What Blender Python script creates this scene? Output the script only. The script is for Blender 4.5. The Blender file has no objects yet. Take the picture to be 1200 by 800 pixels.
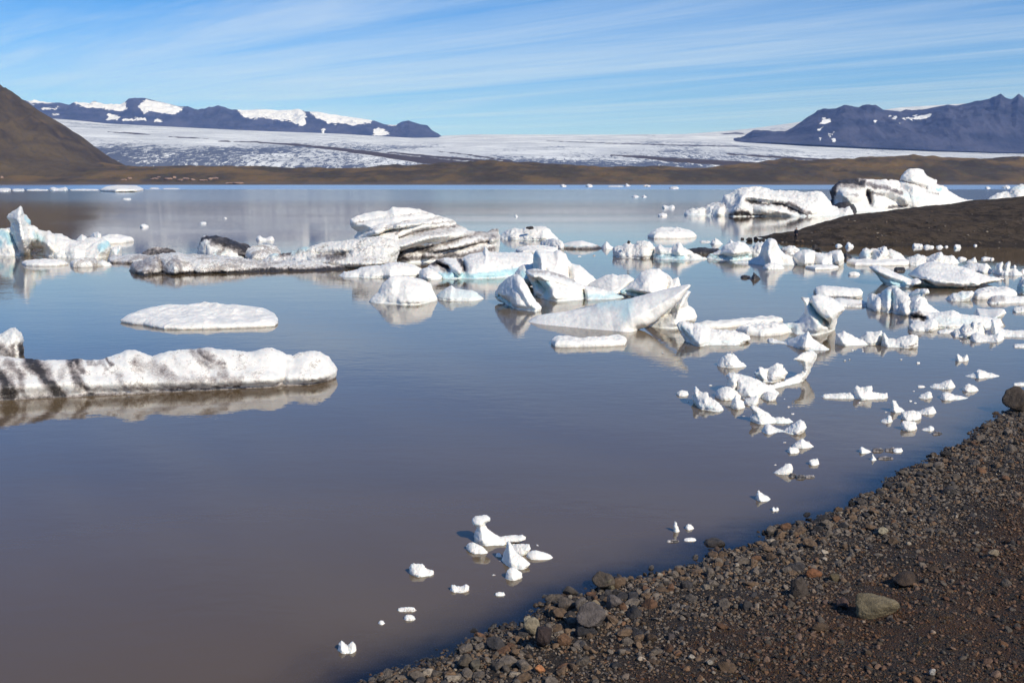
import bpy, math, random
import numpy as np
from mathutils import Vector, geometry

SC = bpy.context.scene
COL = SC.collection
F = 1200 * 35 / 36.0
CAMH = 8.0
HORIZON = 212.0
TH = math.atan((400 - HORIZON) / F)
CT, ST = math.cos(TH), math.sin(TH)

# ------------------------------------------------------------------ viewing geometry
def ray(u, v):
    cx = (u - 600) / F
    cy = (400 - v) / F
    return np.array([cx, cy * ST + CT, cy * CT - ST])

def on_level(u, v, z=0.0):
    d = ray(u, v)
    t = (z - CAMH) / d[2]
    return np.array([d[0] * t, d[1] * t, z])

def at_dist(u, v, Y):
    d = ray(u, v)
    t = Y / d[1]
    return np.array([d[0] * t, Y, CAMH + d[2] * t])

# ------------------------------------------------------------------ noise
_rs = np.random.RandomState(7)
_perm = _rs.permutation(256)
_perm = np.concatenate([_perm, _perm, _perm])
_g = _rs.normal(size=(256, 3))
_g /= np.linalg.norm(_g, axis=1)[:, None]

def perlin(p):
    p = np.asarray(p, float)
    i = np.floor(p).astype(int)
    f = p - i
    i &= 255
    w = f * f * f * (f * (f * 6 - 15) + 10)
    out = 0
    for dx in (0, 1):
        for dy in (0, 1):
            for dz in (0, 1):
                h = _perm[_perm[_perm[(i[:, 0] + dx) & 255] + ((i[:, 1] + dy) & 255)] + ((i[:, 2] + dz) & 255)]
                g = _g[h]
                dot = g[:, 0] * (f[:, 0] - dx) + g[:, 1] * (f[:, 1] - dy) + g[:, 2] * (f[:, 2] - dz)
                wx = w[:, 0] if dx else 1 - w[:, 0]
                wy = w[:, 1] if dy else 1 - w[:, 1]
                wz = w[:, 2] if dz else 1 - w[:, 2]
                out = out + dot * wx * wy * wz
    return out

def fbm(p, oct=4, gain=0.5):
    p = np.asarray(p, float)
    a, s = 1.0, 0
    for k in range(oct):
        s = s + a * perlin(p * 2 ** k + 17.3 * k)
        a *= gain
    return s

def ridged(p, oct=4, gain=0.5):
    p = np.asarray(p, float)
    a, s = 1.0, 0
    for k in range(oct):
        s = s + a * (1 - 2 * np.abs(perlin(p * 2 ** k + 11.1 * k)))
        a *= gain
    return s

def seg_dist(P, pts, closed=False):
    """distance of 2D points P from a polyline"""
    pts = np.asarray(pts, float)
    if closed:
        pts = np.vstack([pts, pts[:1]])
    best = np.full(len(P), 1e18)
    for a, b in zip(pts[:-1], pts[1:]):
        ab = b - a
        L = ab @ ab
        t = np.clip(((P - a) @ ab) / (L if L > 0 else 1), 0, 1)
        d = ((P - a - t[:, None] * ab) ** 2).sum(1)
        best = np.minimum(best, d)
    return np.sqrt(best)

def inside(P, poly):
    poly = np.asarray(poly, float)
    c = np.zeros(len(P), bool)
    x, y = P[:, 0], P[:, 1]
    j = len(poly) - 1
    for i in range(len(poly)):
        xi, yi = poly[i]
        xj, yj = poly[j]
        if yi != yj:
            m = ((yi > y) != (yj > y)) & (x < (xj - xi) * (y - yi) / (yj - yi) + xi)
            c ^= m
        j = i
    return c

def sstep(a, b, x):
    t = np.clip((x - a) / (b - a), 0, 1)
    return t * t * (3 - 2 * t)

# ------------------------------------------------------------------ objects
def mesh_obj(name, verts, faces, mat, smooth=True, attrs=None, parent=None):
    me = bpy.data.meshes.new(name)
    verts = np.ascontiguousarray(verts, np.float32)
    me.vertices.add(len(verts))
    me.vertices.foreach_set('co', verts.ravel())
    if isinstance(faces, np.ndarray):
        k = faces.shape[1]
        nf = len(faces)
        flat = faces.ravel().astype(np.int32)
        starts = np.arange(nf, dtype=np.int32) * k
    else:
        flat = np.array([i for f in faces for i in f], np.int32)
        ln = np.array([len(f) for f in faces], np.int32)
        nf = len(faces)
        starts = np.concatenate([[0], np.cumsum(ln)[:-1]]).astype(np.int32)
    me.loops.add(len(flat))
    me.loops.foreach_set('vertex_index', flat)
    me.polygons.add(nf)
    me.polygons.foreach_set('loop_start', starts)
    me.update(calc_edges=True)
    me.validate()
    if smooth:
        me.polygons.foreach_set('use_smooth', np.ones(len(me.polygons), bool))
    for k, val in (attrs or {}).items():
        if np.ndim(val) == 2:
            a = me.attributes.new(k, 'FLOAT_COLOR', 'POINT')
            c = np.ones((len(verts), 4), np.float32)
            c[:, :3] = val
            a.data.foreach_set('color', c.ravel())
        else:
            a = me.attributes.new(k, 'FLOAT', 'POINT')
            a.data.foreach_set('value', np.ascontiguousarray(val, np.float32))
    if mat:
        me.materials.append(mat)
    o = bpy.data.objects.new(name, me)
    COL.objects.link(o)
    if parent is not None:
        o.parent = parent
    return o

def tag(o, label, cat, group=None):
    o['label'] = label
    o['category'] = cat
    if group:
        o['group'] = group
    return o

def grid_faces(nr, nc):
    i = np.arange(nr * nc).reshape(nr, nc)
    return np.stack([i[:-1, :-1], i[:-1, 1:], i[1:, 1:], i[1:, :-1]], -1).reshape(-1, 4)

def recenter(o):
    """put the origin at the middle of the thing's base"""
    me = o.data
    n = len(me.vertices)
    co = np.empty(n * 3, np.float32)
    me.vertices.foreach_get('co', co)
    co = co.reshape(-1, 3)
    c = np.array([co[:, 0].mean(), co[:, 1].mean(), max(0.0, co[:, 2].min())], np.float32)
    co -= c
    me.vertices.foreach_set('co', co.ravel())
    me.update()
    o.location = Vector([float(a) for a in c])

# ------------------------------------------------------------------ node helpers
class NT:
    def __init__(s, mat):
        s.t = mat.node_tree
        s.t.nodes.clear()
    def n(s, typ, **kw):
        nd = s.t.nodes.new(typ)
        ins = kw.pop('ins', {})
        for k, v in kw.items():
            setattr(nd, k, v)
        for k, v in ins.items():
            if hasattr(v, 'is_output') or isinstance(v, bpy.types.NodeSocket):
                s.t.links.new(v, nd.inputs[k])
            else:
                nd.inputs[k].default_value = v
        return nd
    def math(s, op, a, b=None, c=None, clamp=False):
        ins = {0: a}
        if b is not None: ins[1] = b
        if c is not None: ins[2] = c
        return s.n('ShaderNodeMath', operation=op, use_clamp=clamp, ins=ins).outputs[0]
    def mixc(s, fac, a, b):
        nd = s.n('ShaderNodeMix', data_type='RGBA')
        for idx, v in ((0, fac), (6, a), (7, b)):
            if isinstance(v, bpy.types.NodeSocket): s.t.links.new(v, nd.inputs[idx])
            else:
                nd.inputs[idx].default_value = v if idx == 0 else (*v, 1)[:4]
        return nd.outputs[2]
    def noise(s, vec, scale, detail=4, rough=0.55, dist=0.0):
        nd = s.n('ShaderNodeTexNoise', ins={'Scale': scale, 'Detail': detail, 'Roughness': rough, 'Distortion': dist})
        s.t.links.new(vec, nd.inputs['Vector'])
        return nd.outputs['Fac']
    def mapping(s, vec, scale=(1, 1, 1), rot=(0, 0, 0), loc=(0, 0, 0)):
        nd = s.n('ShaderNodeMapping', ins={'Scale': scale, 'Rotation': rot, 'Location': loc})
        s.t.links.new(vec, nd.inputs['Vector'])
        return nd.outputs[0]
    def step(s, x, a, b):
        nd = s.n('ShaderNodeMapRange', interpolation_type='SMOOTHSTEP', ins={'From Min': a, 'From Max': b})
        s.t.links.new(x, nd.inputs['Value'])
        return nd.outputs[0]
    def attr(s, name):
        return s.n('ShaderNodeAttribute', attribute_name=name)
    def link(s, a, b): s.t.links.new(a, b)

def new_mat(name):
    m = bpy.data.materials.new(name)
    m.use_nodes = True
    return m, NT(m)

def surface(nt, color, rough=0.9, bump=None, bstr=0.5, bdist=0.1, spec=0.3, sss=0.0):
    b = nt.n('ShaderNodeBsdfPrincipled', ins={'Roughness': rough, 'Specular IOR Level': spec})
    if isinstance(color, bpy.types.NodeSocket): nt.link(color, b.inputs['Base Color'])
    else: b.inputs['Base Color'].default_value = (*color, 1)
    if sss:
        b.inputs['Subsurface Weight'].default_value = sss
        b.inputs['Subsurface Radius'].default_value = (0.25, 0.5, 0.7)
        b.inputs['Subsurface Scale'].default_value = 0.35
    if bump is not None:
        bp = nt.n('ShaderNodeBump', ins={'Strength': bstr, 'Distance': bdist, 'Height': bump})
        nt.link(bp.outputs[0], b.inputs['Normal'])
    out = nt.n('ShaderNodeOutputMaterial')
    nt.link(b.outputs[0], out.inputs['Surface'])
    return b

# ------------------------------------------------------------------ camera, sun, sky
cam = bpy.data.cameras.new('camera')
cam.lens = 35
cam.sensor_width = 36
cam.clip_end = 60000
co = bpy.data.objects.new('camera', cam)
COL.objects.link(co)
co.location = (0, 0, CAMH)
co.rotation_euler = (math.pi / 2 - TH, 0, 0)
SC.camera = co

SUN_AZ, SUN_EL = math.radians(138), math.radians(40)
sdir = Vector((math.sin(SUN_AZ) * math.cos(SUN_EL), math.cos(SUN_AZ) * math.cos(SUN_EL), math.sin(SUN_EL)))
sun = bpy.data.lights.new('sun', 'SUN')
sun.energy = SUN_STRENGTH = 4.4
sun.angle = math.radians(0.5)
sun.color = (1.0, 0.945, 0.84)
so = bpy.data.objects.new('sun', sun)
COL.objects.link(so)
so.rotation_euler = sdir.to_track_quat('Z', 'Y').to_euler()

w = bpy.data.worlds.new('World')
SC.world = w
w.use_nodes = True
nt = NT(w)
sky = nt.n('ShaderNodeTexSky', sky_type='NISHITA', sun_disc=False, sun_elevation=SUN_EL, sun_rotation=SUN_AZ,
           altitude=100, air_density=1.0, dust_density=0.2, ozone_density=3.0)
tc = nt.n('ShaderNodeTexCoord')
sep = nt.n('ShaderNodeSeparateXYZ', ins={0: tc.outputs['Generated']})
dz = nt.math('MAXIMUM', sep.outputs[2], 0.02)
px = nt.math('DIVIDE', sep.outputs[0], dz)
py = nt.math('DIVIDE', sep.outputs[1], dz)
cv = nt.n('ShaderNodeCombineXYZ', ins={0: px, 1: py, 2: 0.0}).outputs[0]
rotc = lambda deg: nt.mapping(cv, rot=(0, 0, math.radians(deg)))
c1 = nt.noise(nt.mapping(rotc(40), scale=(0.05, 0.30, 1)), 1.0, 9, 0.64, 1.1)
c2 = nt.noise(nt.mapping(rotc(34), scale=(0.035, 0.10, 1), loc=(3, 1.7, 0)), 1.0, 4, 0.5, 0.3)
c3 = nt.noise(nt.mapping(rotc(47), scale=(0.12, 0.9, 1)), 1.0, 8, 0.70, 1.2)
cl = nt.math('ADD', nt.math('MULTIPLY', c1, 0.6), nt.math('ADD', nt.math('MULTIPLY', c2, 0.45), nt.math('MULTIPLY', c3, 0.42)))
cl = nt.step(cl, 0.60, 0.95)
cl = nt.math('MULTIPLY', cl, nt.step(sep.outputs[2], 0.01, 0.06))
cl = nt.math('MULTIPLY', cl, nt.math('SUBTRACT', 1.0, nt.math('MULTIPLY', nt.step(sep.outputs[2], 0.15, 0.26), 0.45)))
CLOUD_FAC = nt.math('MULTIPLY', cl, 0.49)
tint = nt.n('ShaderNodeMix', data_type='RGBA', blend_type='MULTIPLY')
tint.inputs[0].default_value = 1.0
nt.link(sky.outputs[0], tint.inputs[6])
tint.inputs[7].default_value = (0.46, 0.72, 1.05, 1)
deep = nt.n('ShaderNodeMix', data_type='RGBA', blend_type='MULTIPLY')
deep.inputs[0].default_value = 1.0
nt.link(tint.outputs[2], deep.inputs[6])
nt.link(nt.mixc(nt.step(sep.outputs[2], 0.03, 0.21), (1.0, 0.91, 0.93), (0.26, 0.65, 0.82)), deep.inputs[7])
skyc = nt.mixc(CLOUD_FAC, deep.outputs[2], (5.6, 6.3, 6.9))
bg = nt.n('ShaderNodeBackground', ins={'Color': skyc, 'Strength': 0.14})
nt.link(bg.outputs[0], nt.n('ShaderNodeOutputWorld').inputs[0])

SC.view_settings.view_transform = 'Standard'
SC.view_settings.look = 'None'
SC.view_settings.gamma = 1
SC.view_settings.use_curve_mapping = False
SC.view_settings.exposure = 0.1
cy = SC.cycles
cy.use_denoising = True
cy.max_bounces = 6
cy.transparent_max_bounces = 8
cy.volume_bounces = 0
cy.use_adaptive_sampling = True
cy.adaptive_threshold = 0.01
def project(P):
    P = np.asarray(P, float)
    x, y, z = P[:, 0], P[:, 1], P[:, 2] - CAMH
    fwd = y * CT - z * ST
    up = y * ST + z * CT
    return np.stack([600 + F * x / fwd, 400 - F * up / fwd], 1)

def prof(u, pts):
    a = np.array(pts, float)
    return np.interp(u, a[:, 0], a[:, 1])

def zat(u, v, Y):
    """height that a point at forward distance Y needs to be seen at row v"""
    cyv = (400 - v) / F
    return CAMH + (cyv * CT - ST) / (cyv * ST + CT) * Y

def fan(us, Ys):
    U, Y = np.meshgrid(us, Ys)
    X = (U - 600) / F * Y / (((400 - HORIZON) / F) * ST + CT)
    return U, X, Y

def terrain(name, X, Y, Z, mat, attrs=None):
    nr, nc = X.shape
    V = np.stack([X.ravel(), Y.ravel(), Z.ravel()], 1)
    o = mesh_obj(name, V, grid_faces(nr, nc), mat, attrs=attrs)
    o['kind'] = 'structure'
    return o

# ------------------------------------------------------------------ far land materials
m_moraine, nt = new_mat('moraine')
pos = nt.n('ShaderNodeNewGeometry').outputs['Position']
a = nt.noise(nt.mapping(pos, scale=(1, 0.5, 2)), 0.008, 6, 0.62)
b = nt.noise(nt.mapping(pos, scale=(1, 0.4, 2)), 0.06, 6, 0.75)
c = nt.mixc(nt.step(a, 0.40, 0.60), (0.054, 0.039, 0.019), (0.145, 0.089, 0.031))
c = nt.mixc(nt.math('MULTIPLY', nt.step(b, 0.45, 0.75), 0.6), c, (0.10, 0.090, 0.036))
c = nt.mixc(nt.math('MULTIPLY', nt.step(nt.noise(pos, 0.02, 5, 0.6), 0.56, 0.7), 0.7), c, (0.068, 0.055, 0.045))
z = nt.n('ShaderNodeSeparateXYZ', ins={0: pos}).outputs[2]
c = nt.mixc(nt.math('SUBTRACT', 1.0, nt.step(z, 0.0, 9.0)), c, (0.11, 0.085, 0.065))
surface(nt, c, 0.95, nt.noise(pos, 0.06, 6, 0.65), 0.9, 6.0, 0.1)

m_hill, nt = new_mat('heath_hillside')
pos = nt.n('ShaderNodeNewGeometry').outputs['Position']
a = nt.noise(pos, 0.006, 6, 0.65, 0.5)
b = nt.noise(nt.mapping(pos, scale=(1, 1, 0.35), rot=(0, 0.6, 0)), 0.07, 8, 0.75)
c = nt.mixc(nt.step(a, 0.36, 0.62), (0.054, 0.039, 0.021), (0.112, 0.079, 0.036))
c = nt.mixc(nt.math('MULTIPLY', nt.step(b, 0.48, 0.68), 0.7), c, (0.050, 0.042, 0.032))
c = nt.mixc(nt.math('MULTIPLY', nt.step(nt.noise(pos, 0.015, 5, 0.6), 0.55, 0.72), 0.6), c, (0.15, 0.10, 0.042))
surface(nt, c, 0.95, nt.noise(pos, 0.09, 8, 0.75), 1.0, 7.0, 0.1)

m_rock, nt = new_mat('haze_tinted_rock')
pos = nt.n('ShaderNodeNewGeometry').outputs['Position']
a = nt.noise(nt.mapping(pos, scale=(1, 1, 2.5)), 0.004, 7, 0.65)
c = nt.mixc(nt.step(a, 0.35, 0.65), (0.028, 0.036, 0.068), (0.072, 0.076, 0.118))  # part of the distant haze's blue is painted into the rock colour
sn = nt.attr('snow').outputs['Fac']
jit = nt.noise(nt.mapping(pos, scale=(1, 1, 1.6)), 0.010, 8, 0.75)
sf = nt.step(nt.math('ADD', sn, nt.math('MULTIPLY', nt.math('SUBTRACT', jit, 0.5), 1.9)), 0.44, 0.56)
c = nt.mixc(sf, c, (0.86, 0.85, 0.85))
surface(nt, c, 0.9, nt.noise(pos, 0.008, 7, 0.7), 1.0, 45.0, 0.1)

m_glacier, nt = new_mat('glacier_surface')
pos = nt.n('ShaderNodeNewGeometry').outputs['Position']
# crevasses run across the flow: long thin streaks, stronger towards the snout
flow = nt.attr('snout').outputs['Fac']
rock = nt.attr('debris').outputs['Fac']
st1 = nt.noise(nt.mapping(pos, scale=(0.8, 0.22, 1.0), rot=(0, 0, 0.12)), 0.07, 8, 0.78, 0.6)
st2 = nt.noise(nt.mapping(pos, scale=(1.0, 0.16, 1.0), rot=(0, 0, -0.25)), 0.014, 8, 0.74, 0.6)
big = nt.noise(nt.mapping(pos, scale=(1, 0.35, 1)), 0.0016, 4, 0.55)
thr = nt.math('ADD', nt.math('MULTIPLY', st1, 0.72), nt.math('MULTIPLY', st2, 0.28))
thr = nt.math('ADD', thr, nt.math('MULTIPLY', nt.math('SUBTRACT', big, 0.5), 0.5))
lo = nt.math('SUBTRACT', 0.575, nt.math('MULTIPLY', flow, 0.175))
crev = nt.n('ShaderNodeMapRange', interpolation_type='SMOOTHSTEP', ins={'Value': thr, 'From Min': lo, 'From Max': nt.math('ADD', lo, 0.05)}).outputs[0]
base = nt.mixc(nt.step(nt.noise(pos, 0.004, 5, 0.6), 0.35, 0.7), (0.52, 0.53, 0.54), (0.80, 0.80, 0.78))
c = nt.mixc(nt.math('MULTIPLY', crev, 0.9), base, (0.045, 0.065, 0.12))
rj = nt.noise(nt.mapping(pos, scale=(1, 0.3, 1)), 0.02, 6, 0.7)
rf = nt.step(nt.math('ADD', rock, nt.math('MULTIPLY', nt.math('SUBTRACT', rj, 0.5), 0.8)), 0.40, 0.60)
c = nt.mixc(rf, c, (0.075, 0.058, 0.052))
surface(nt, c, 0.9, thr, 0.6, 9.0, 0.1)

# ------------------------------------------------------------------ moraine hills along the far shore
us = np.arange(-420, 1640, 3.0)
MOR = [(-420, 196), (100, 197), (155, 195.5), (205, 195), (255, 197.5), (330, 199), (400, 199), (430, 198), (480, 195.5), (540, 192.5),
       (600, 191.5), (640, 194), (675, 197.5), (750, 199), (800, 199), (850, 196.5), (900, 192.5), (930, 190), (992, 187.5), (1100, 187), (1200, 188), (1640, 184)]
Ys = np.concatenate([np.linspace(1990, 2075, 8), np.linspace(2085, 2620, 70), np.linspace(2640, 3100, 14)])
U, X, Y = fan(us, Ys)
zc = zat(U, prof(U, MOR), 2600.0)
t = np.clip((Y - 2075) / (2600 - 2075), 0, 1)
S = 1 - (1 - t) ** 1.7
P = np.stack([X.ravel(), Y.ravel(), 0 * X.ravel()], 1)
hum = fbm(P * [1 / 190, 1 / 110, 1], 5, 0.55).reshape(X.shape)
rd = ridged(P * [1 / 300, 1 / 90, 1] + 4.2, 3, 0.5).reshape(X.shape)
Z = zc * S * (1 + 0.55 * hum * (1 - t ** 6)) + 5.0 * rd * np.minimum(t * 5, 1) * (1 - t ** 4)
Z = np.where(Y < 2075, (Y - 2075) * 0.04, np.maximum(Z, 0.15 * (Y - 2075) / 20))
Z = np.where(Y > 2600, zc * np.exp(-((Y - 2600) / 420) ** 2), Z)
terrain('moraine_hills', X, Y, Z, m_moraine)

# pale boulders strewn on the far left shore
# ------------------------------------------------------------------ hill on the left
HILL = [(-700, -150), (-420, -70), (-200, 10), (-100, 48), (0, 92), (7, 96.5), (13, 102), (33, 117), (67, 139), (100, 161), (133, 186), (153, 196.5), (175, 204), (215, 212), (300, 216)]
us = np.arange(-700, 290, 2.2)
Ys = np.concatenate([np.linspace(2130, 2760, 90), np.linspace(2775, 3600, 20)])
U, X, Y = fan(us, Ys)
zc = zat(U, prof(U, HILL), 2760.0) + 1
t = np.clip((Y - 2130) / (2760 - 2130), 0, 1)
S = 0.06 * np.minimum(t * 8, 1) + 0.94 * (0.55 * t ** 1.6 + 0.45 * t)
P = np.stack([X.ravel(), Y.ravel(), 0 * X.ravel()], 1)
gul = ridged(P * [1 / 130, 1 / 330, 1], 5, 0.55).reshape(X.shape)
hum = fbm(P * [1 / 60, 1 / 60, 1], 4, 0.55).reshape(X.shape)
Z = zc * S * (1 + (0.26 * (gul - 0.6) + 0.14 * hum) * (1 - t ** 5)) + 2.2 * hum * t
Z = np.where(Y > 2760, zc * (1 - 0.5 * ((Y - 2760) / 840) ** 1.5), Z)
Z = Z - 2.0
terrain('heath_hillside', X, Y, Z, m_hill)

# ------------------------------------------------------------------ glacier tongue
GTOP = [(-500, 118), (-200, 128), (65, 139), (92, 141), (130, 145), (180, 147.5), (230, 150), (280, 152.5), (330, 154.5), (400, 157), (450, 160), (485, 161.8), (512, 161.5),
        (560, 159), (620, 158.3), (700, 158.2), (800, 158), (850, 159.5), (900, 163), (950, 166.5), (1000, 169), (1100, 173.5), (1200, 176.5), (1640, 186)]
us = np.arange(-480, 1640, 2.6)
nY = 150
tt = np.linspace(0, 1, nY)
Ys = 2800 + (7600 - 2800) * tt ** 1.7
U, X, Y = fan(us, Ys)
T = np.repeat(tt[:, None], len(us), 1)
vt = prof(U, GTOP)
vs = 206.0
# the left snout stands up as a steep front, the middle rises gently
steep = np.exp(-((U - 200) / 230.0) ** 2)
e1 = T ** 0.75
e2 = np.clip(1 - (1 - T) ** 2.6, 0, 1)
g = e1 * (1 - 0.75 * steep) + e2 * 0.75 * steep
Vv = vs + (vt - vs) * g
Z = zat(U, Vv, Y)
P = np.stack([X.ravel(), Y.ravel(), 0 * X.ravel()], 1)
cr = ridged(P * [1 / 90, 1 / 60, 1], 5, 0.6).reshape(X.shape)
und = fbm(P * [1 / 700, 1 / 300, 1], 3).reshape(X.shape)
Z = Z + (cr - 0.7) * 7 * (1 - T) ** 1.5 + und * 10 * (1 - T) * np.minimum(T * 6, 1)
V = np.stack([X.ravel(), Y.ravel(), Z.ravel()], 1)
uv = project(V)
uvj = uv + np.stack([3 * fbm(P * 0.01, 3), 1.2 * fbm(P * 0.02 + 9, 3)], 1)
deb = np.zeros(len(V))
def band(pts, wd):
    global deb
    # width given in picture rows; measured across the band
    q = np.array(pts, float)
    yv = np.interp(uvj[:, 0], q[:, 0], q[:, 1], left=-1e4, right=-1e4)
    ww = np.interp(uvj[:, 0], q[:, 0], np.broadcast_to(wd, len(q)))
    deb = np.maximum(deb, np.clip(1.4 - np.abs(uvj[:, 1] - yv) / np.maximum(ww, 0.3), 0, 1))
band([(255, 165.5), (300, 166.7), (350, 170), (400, 175.2), (450, 182), (500, 188.5), (550, 194), (620, 200)], [0.5, 0.8, 1.3, 2.0, 3.0, 4, 5, 6])
band([(125, 154.6), (150, 156), (175, 158)], [0.4, 0.9, 0.5])
band([(198, 160.5), (220, 161.5), (245, 163)], [0.4, 0.8, 0.4])
band([(455, 178.5), (500, 183), (560, 188), (600, 191)], [0.5, 1.3, 1.6, 1.6])
band([(510, 177), (560, 183), (600, 189)], [0.3, 0.8, 0.9])
band([(715, 182), (750, 184), (790, 187.5), (850, 191), (900, 194)], [0.6, 1.5, 2.6, 3.2, 3])
band([(850, 180.5), (900, 183.5), (960, 187)], [0.5, 1.3, 1.4])
band([(600, 191), (650, 195), (690, 198)], [2, 3, 3])
band([(640, 165), (700, 167.5), (780, 170), (880, 172)], [0.3, 0.4, 0.6, 0.4])
snout = np.clip((uv[:, 1] - 163) / 34, 0, 1) ** 1.3
snout = snout * (0.75 + 0.55 * np.exp(-((uv[:, 0] - 230) / 200) ** 2) * np.clip((uv[:, 1] - 166) / 8, 0, 1) + 0.4 * np.exp(-((uv[:, 0] - 760) / 190) ** 2) * np.clip((uv[:, 1] - 178) / 6, 0, 1))
snout = snout + 0.40 * np.exp(-((uv[:, 1] - 175.5) / 7.5) ** 2) * np.exp(-((uv[:, 0] - 215) / 125) ** 2) - 0.25 * np.clip((uv[:, 1] - 186) / 6, 0, 1) * np.exp(-((uv[:, 0] - 260) / 200) ** 2)
terrain('glacier', X, Y, Z, m_glacier, {'debris': deb, 'snout': np.clip(snout, 0, 1.25)})

# ice cap beyond
CAP = [(-700, 128), (-200, 133), (65, 144), (180, 152), (330, 159), (450, 164), (500, 163), (520, 159), (560, 157.6), (640, 157.8), (720, 157.9), (800, 157.2), (850, 153.5), (880, 150.5), (920, 145), (960, 139), (1050, 126), (1180, 118), (1250, 112), (1640, 90)]
us = np.arange(-480, 1640, 4.0)
Ys = np.linspace(7300, 10800, 36)
U, X, Y = fan(us, Ys)
T = (Y - 7300) / 3500
Vv = prof(U, GTOP) + 2.5 + (np.where(U < 515, prof(U, GTOP) + 2.5, np.minimum(prof(U, CAP), prof(U, GTOP))) - prof(U, GTOP) - 2.5) * T ** 0.8
Z = zat(U, Vv, Y)
P = np.stack([X.ravel(), Y.ravel(), 0 * X.ravel()], 1)
Z = Z + fbm(P / 500.0, 4).reshape(X.shape) * 10 * (1 - T)
uv = project(np.stack([X.ravel(), Y.ravel(), Z.ravel()], 1))
deb = np.zeros(X.size)
uvj = uv + np.stack([3 * fbm(P * 0.004, 3), 1.2 * fbm(P * 0.006 + 9, 3)], 1)
band([(845, 157.5), (862, 156.2), (874, 157)], [0.3, 1.3, 0.7])
terrain('ice_cap', X, Y, Z, m_glacier, {'debris': deb, 'snout': np.zeros(X.size)})

# ------------------------------------------------------------------ mountains
def range_of(name, us, Yf, Yc, crest, foot, snow, amp, back=1500):
    Ys = np.concatenate([np.linspace(Yf, Yc, 75), np.linspace(Yc + 30, Yc + back, 14)])
    U, X, Y = fan(us, Ys)
    zc, zf = zat(U, prof(U, crest), Yc), zat(U, prof(U, foot) + 2.0, Yf)
    t = np.clip((Y - Yf) / (Yc - Yf), 0, 1)
    P = np.stack([X.ravel(), Y.ravel(), 0 * X.ravel()], 1)
    sp = ridged(P * [1 / 420, 1 / 1100, 1] + 3.3, 5, 0.55).reshape(X.shape)
    sm = fbm(P / 150.0, 5, 0.6).reshape(X.shape)
    S = t ** 0.85
    Z = zf + (zc - zf) * np.clip(S * (1 + amp * (sp - 0.7) * (1 - t) * 1.4) , 0, 1.0) + sm * 26 * np.sin(np.pi * np.clip(t, 0, 1)) + 5 * sm * t
    Z = np.where(Y > Yc, zc - (zc - zf) * ((Y - Yc) / back) ** 1.2 * 0.9, Z)
    V = np.stack([X.ravel(), Y.ravel(), Z.ravel()], 1)
    uv = project(V)
    j = uv + np.stack([3.4 * fbm(P / 60.0, 4), 2.6 * fbm(P / 50.0 + 5, 4)], 1)
    s = np.zeros(len(V))
    for poly in snow:
        ins = inside(j, poly)
        d = seg_dist(j, poly, True)
        s = np.maximum(s, np.clip(0.5 + np.where(ins, d, -d) * 0.22, 0, 1))
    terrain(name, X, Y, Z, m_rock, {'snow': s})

LM = [(-300, 116), (-150, 113), (30, 117.5), (40, 119.5), (49, 118), (62, 120.3), (75, 120.5), (87, 123), (95, 121.4), (120, 122), (147, 122.5), (152, 120), (157, 115.5), (175, 115), (190, 119),
      (200, 121), (215, 125), (225, 125), (235, 129), (250, 127), (259, 124.5), (267, 126), (275, 130), (287, 130), (300, 129), (305, 128), (320, 129), (345, 129), (352, 127.6), (360, 131), (375, 131),
      (400, 136), (435, 141), (440, 142), (452, 146), (465, 147), (472, 142.5), (480, 141), (490, 144.5), (502, 149), (510, 156), (519, 161.5), (530, 164)]
SN_L = [[(25, 112), (60, 115), (62, 121), (37, 121.5)], [(48, 127), (62, 126), (72, 126), (70, 128), (50, 129)], [(55, 134), (70, 133), (68, 135)],
        [(84, 119), (146, 119), (150, 128), (140, 131), (120, 127.5), (95, 125)],
        [(162, 124), (170, 116.5), (190, 120), (214, 126), (210, 131), (205, 134.5), (190, 132.5), (180, 131), (175, 131), (169, 135), (167, 130)],
        [(126, 132.5), (140, 136), (140, 141), (125, 141)], [(142, 138.5), (155, 139), (170, 138), (171, 141), (145, 142)], [(182, 140.5), (193, 141.5), (190, 143.5), (181, 142.5)],
        [(275, 126), (300, 124), (352, 124), (358, 134), (358, 147), (350, 147), (340, 141.5), (320, 140.5), (310, 137.5), (295, 140), (285, 137)],
        [(362, 129.5), (375, 129.5), (400, 134), (435, 139), (435, 144.5), (415, 147), (400, 145), (385, 144), (370, 139)],
        [(441, 149), (450, 152), (457, 157), (447, 159), (436, 158)], [(452, 144), (466, 144), (466, 147.5), (455, 147.5)], [(377, 152), (381, 152), (380, 156), (376, 155)]]
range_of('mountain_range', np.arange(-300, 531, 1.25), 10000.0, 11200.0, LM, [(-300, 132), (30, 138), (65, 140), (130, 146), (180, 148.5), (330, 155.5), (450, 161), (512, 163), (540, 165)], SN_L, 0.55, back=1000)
RM = [(858, 166), (871, 160), (880, 154), (900, 155), (917, 156), (926, 151), (937, 142.5), (955, 130), (972, 129), (985, 123), (996, 127), (1002, 127), (1010, 124), (1021, 123), (1030, 129), (1050, 131),
      (1075, 129), (1090, 126), (1105, 122.5), (1115, 124), (1137, 119), (1152, 117.5), (1165, 112.5), (1172, 116), (1179, 116), (1186, 111), (1196, 117.5), (1210, 119), (1260, 108), (1350, 120), (1500, 112), (1640, 130)]
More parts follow.
